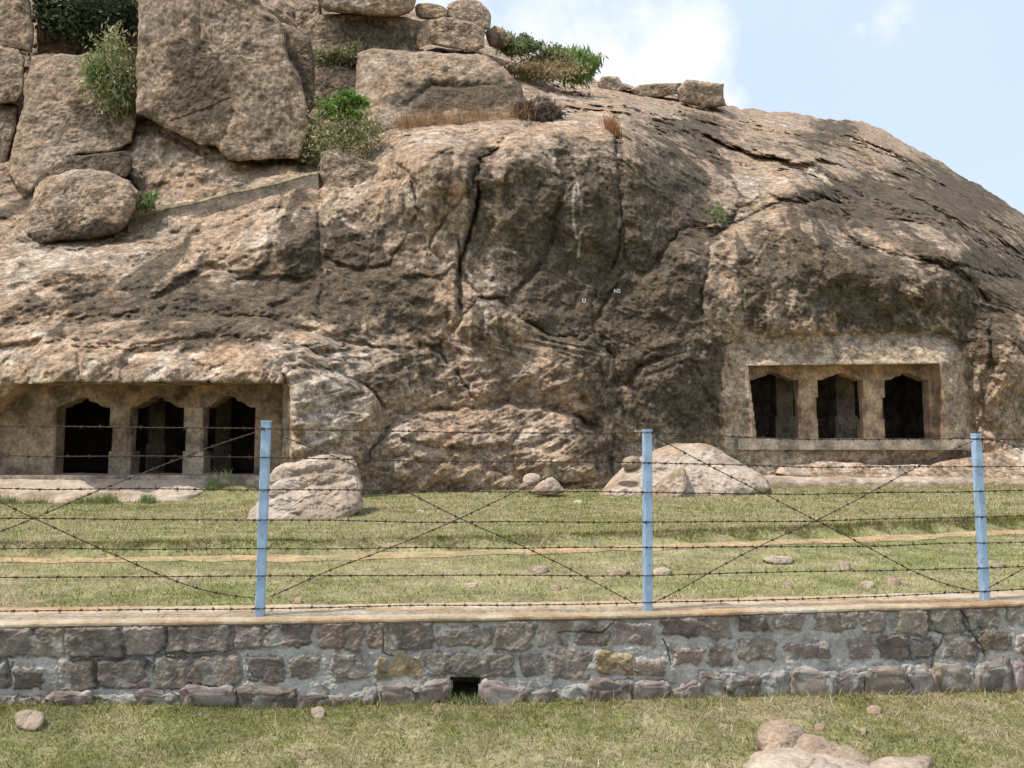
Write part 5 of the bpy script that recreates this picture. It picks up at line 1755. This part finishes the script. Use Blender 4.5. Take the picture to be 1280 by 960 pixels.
OLIVE = [(.28, .28, .12), (.36, .33, .17), (.21, .23, .10), (.43, .38, .22)]
DKGRN = [(.035, .055, .022), (.05, .075, .028), (.025, .04, .02), (.07, .09, .04)]
BRIGHT = [(.17, .30, .06), (.25, .38, .09), (.13, .23, .05)]
MIDG = [(.17, .24, .08), (.23, .30, .11), (.12, .18, .06), (.28, .32, .15)]
DRY = [(.34, .24, .13), (.42, .31, .18), (.28, .19, .11), (.45, .26, .14)]
GREYT = [(.22, .18, .15), (.16, .13, .11), (.28, .22, .18)]
B1 = 'bushes growing in the rock clefts'
shrub('bush', 'large dark leafy bush at the top left corner between the rocks', 'bush', 112, 12, 27.4, 66, 40, 9000, .13, DKGRN, 26, B1)
shrub('bush', 'dark leafy bush hanging beside the left edge of the huge squarish block', 'bush', 60, 0, 27.6, 24, 26, 2200, .12, DKGRN, 9, B1)
shrub('bush', 'feathery olive bush in the cleft left of the huge squarish block', 'bush', 145, 92, 25.0, 38, 54, 4200, .085, OLIVE + MIDG, 26, B1, spread=.42, up=1.2, long=2.2, base=(150, 165))
shrub('bush', 'wide olive bush in the hollow right of the huge squarish block', 'bush', 418, 172, 24.6, 62, 40, 5200, .075, OLIVE, 40, B1, spread=.46, up=.8, long=1.8, base=(425, 205))
shrub('bush', 'bright green leafy bush rising out of the wide olive bush', 'bush', 430, 132, 24.4, 27, 20, 1500, .13, BRIGHT, 9, B1, long=1.2, base=(425, 180))
shrub('bush', 'pale olive dry brush on the ledge below the summit stack', 'bush', 425, 68, 29.0, 34, 22, 2800, .09, OLIVE + [(.35, .31, .17)], 12, B1, up=1.0, long=2.0)
shrub('bush', 'low yellow green weed tuft right of the big rounded boulder', 'bush', 181, 252, 22.6, 19, 14, 1500, .075, OLIVE + MIDG, 8, B1, up=1.5, long=2.5)
B2 = 'bushes on the skyline'
shrub('skyline_bush', 'green bush on the skyline just right of the summit boulder', 'bush', 640, 58, 32.0, 26, 17, 2600, .10, MIDG + OLIVE, 16, B2, up=.9, long=2.0, spread=.42)
shrub('skyline_bush', 'dark rounded bush on the skyline, darkest of the row', 'bush', 664, 54, 32.6, 20, 10, 1500, .10, DKGRN + MIDG[:2], 8, B2)
shrub('skyline_bush', 'mid green bush on the skyline between the dark one and the spiky one', 'bush', 688, 72, 33.0, 30, 17, 2800, .10, MIDG + OLIVE, 16, B2, up=.9, long=2.0, spread=.42)
shrub('skyline_bush', 'spiky bright green plant at the right end of the skyline row', 'bush', 722, 80, 33.2, 28, 22, 2000, .12, BRIGHT + MIDG, 16, B2, up=2.4, long=3.2, spread=.45)
shrub('skyline_bush', 'pale brownish scrub in front of the skyline bushes', 'bush', 676, 88, 31.6, 56, 11, 2600, .08, DRY + OLIVE, 18, B2, up=1.0, long=2.2, stems=4, spread=.42)
shrub('thorn_bush', 'bare grey twiggy bush at the right end of the dry grass ledge', 'bush', 671, 140, 25.6, 30, 15, 1700, .10, GREYT, 10, None, up=.8, long=3.5, stems=10)
shrub('weed', 'sparse green creeper on the dark rock left of the right cave temple', 'plant', 893, 272, 24.0, 16, 20, 260, .08, MIDG, 6, None, stems=3)


def tuft(name, label, cat, us, vs, D, n, h, cols, group=None, w=.012, dep=.4, lean=.5, vj=1.2, patch=False):
    """standing blades along a line of photo pixels"""
    t = rng.uniform(0, 1, n)
    k = t * (len(us) - 1)
    u = np.interp(k, np.arange(len(us)), us) + rng.normal(0, 3, n)
    v = np.interp(k, np.arange(len(vs)), vs) + rng.normal(0, vj, n)
    if patch:
        kp = fbm(np.stack([u / 22., v / 9., 0 * u], -1), 1.0, 3, 12) > -.12
        u, v, k = u[kp], v[kp], k[kp]
        n = len(u)
    if D is None:
        Dk = px_to_lawn(u, v)
    else:
        Dk = np.interp(k, np.arange(len(D)), D) if not np.isscalar(D) else np.full(n, D)
    p = P(u, v, Dk)
    p[:, 1] += rng.uniform(-dep, dep, n)
    cols = np.array(cols)
    c = cols[rng.integers(0, len(cols), n)] * rng.uniform(.7, 1.3, (n, 1))
    o = blades(name, p[:, 0], p[:, 1], p[:, 2], h * rng.uniform(.4, 1.2, n), np.full(n, w), rng.uniform(.05, lean, n), c, label)
    del o['kind']
    return tag(o, label, cat, group)


tuft('dry_grass', 'band of reddish dry grass along the ledge above the central cliff', 'grass', [495, 540, 600, 650, 680], [161, 157, 153, 149, 147], [25.6, 25.9, 25.9, 25.7, 25.6], 3000, .5, [(.40, .25, .12), (.46, .31, .17), (.34, .20, .10), (.42, .30, .19)], 'dry grass on the ledges', w=.014, lean=.95, vj=4.0, patch=True)
tuft('dry_grass', 'orange dry grass tuft hanging at the top of the dark vertical crack', 'grass', [758, 766, 772], [158, 164, 172], [24.2, 24.0, 23.9], 420, .42, [(.42, .20, .09), (.38, .22, .12)], 'dry grass on the ledges', w=.016, dep=.15)
tuft('dry_grass', 'short dry grass in front of the skyline bushes', 'grass', [630, 680, 740], [92, 95, 102], [31.6, 32.8, 34], 1300, .38, DRY, 'dry grass on the ledges', w=.02)
WD = 'green weeds along the left rock platform'
for (u, v, n, h, lb) in ((8, 636, 320, .30, 'green weed tuft below the platform at the left edge of the frame'), (45, 637, 380, .26, 'low wide green weed tuft second from the left below the platform'),
                         (106, 636, 330, .30, 'green weed tuft below the platform under the left post of the first opening'), (133, 636, 420, .36, 'tallest bushy green weed tuft below the platform'),
                         (185, 628, 160, .20, 'small green weed tuft right of the tallest one'), (268, 612, 180, .24, 'small green weed tuft at the right end of the platform'), (278, 596, 26, .24, 'single green sprig before the third opening of the left cave')):
    r = 13 if n > 200 else 7
    tuft('weed', lb, 'plant', [u - r, u, u + r], [v + .5, v, v + .5], 15.9 if v > 620 else 16.9, n, h, MIDG + BRIGHT[:1] + OLIVE[:2], WD, w=.016, dep=.12, lean=.95)


def drain_weed():
    n = 150
    x = rng.uniform(-.40, -.19, n)
    y = wall_y(x) - rng.uniform(.02, .10, n)
    z = ground_z(x) - .01
    c = np.array(MIDG)[rng.integers(0, 4, n)] * rng.uniform(.7, 1.2, (n, 1))
    o = blades('weed', x, y, z, .075 * rng.uniform(.4, 1.3, n), np.full(n, .007), rng.uniform(.1, .9, n), c, '')
    del o['kind']
    tag(o, 'green weeds in front of the square drain hole of the wall', 'plant')


drain_weed()


# ------------------------------------------------------------------ survey marks painted on the rock
def mark(text, u, v, hpx):
    D = min(cliff_depth(u + du, v + dv) for du in range(-7, 8, 2) for dv in range(-5, 6, 2)) - .015
    cu = bpy.data.curves.new('painted_mark', 'FONT')
    cu.body = text
    cu.size = hpx * D / F / .7
    cu.extrude = .004
    cu.offset = .004
    cu.align_x = 'CENTER'
    cu.align_y = 'CENTER'
    cu.materials.append(M_white)
    o = bpy.data.objects.new('painted_mark', cu)
    C.objects.link(o)
    o.location = tuple(P(u, v, D))
    o.rotation_euler = (math.pi / 2, 0, 0)
    o.parent = bpy.data.objects['cliff']


mark('N2', 771.5, 364, 4.6)
mark('U', 730, 376, 5.0)
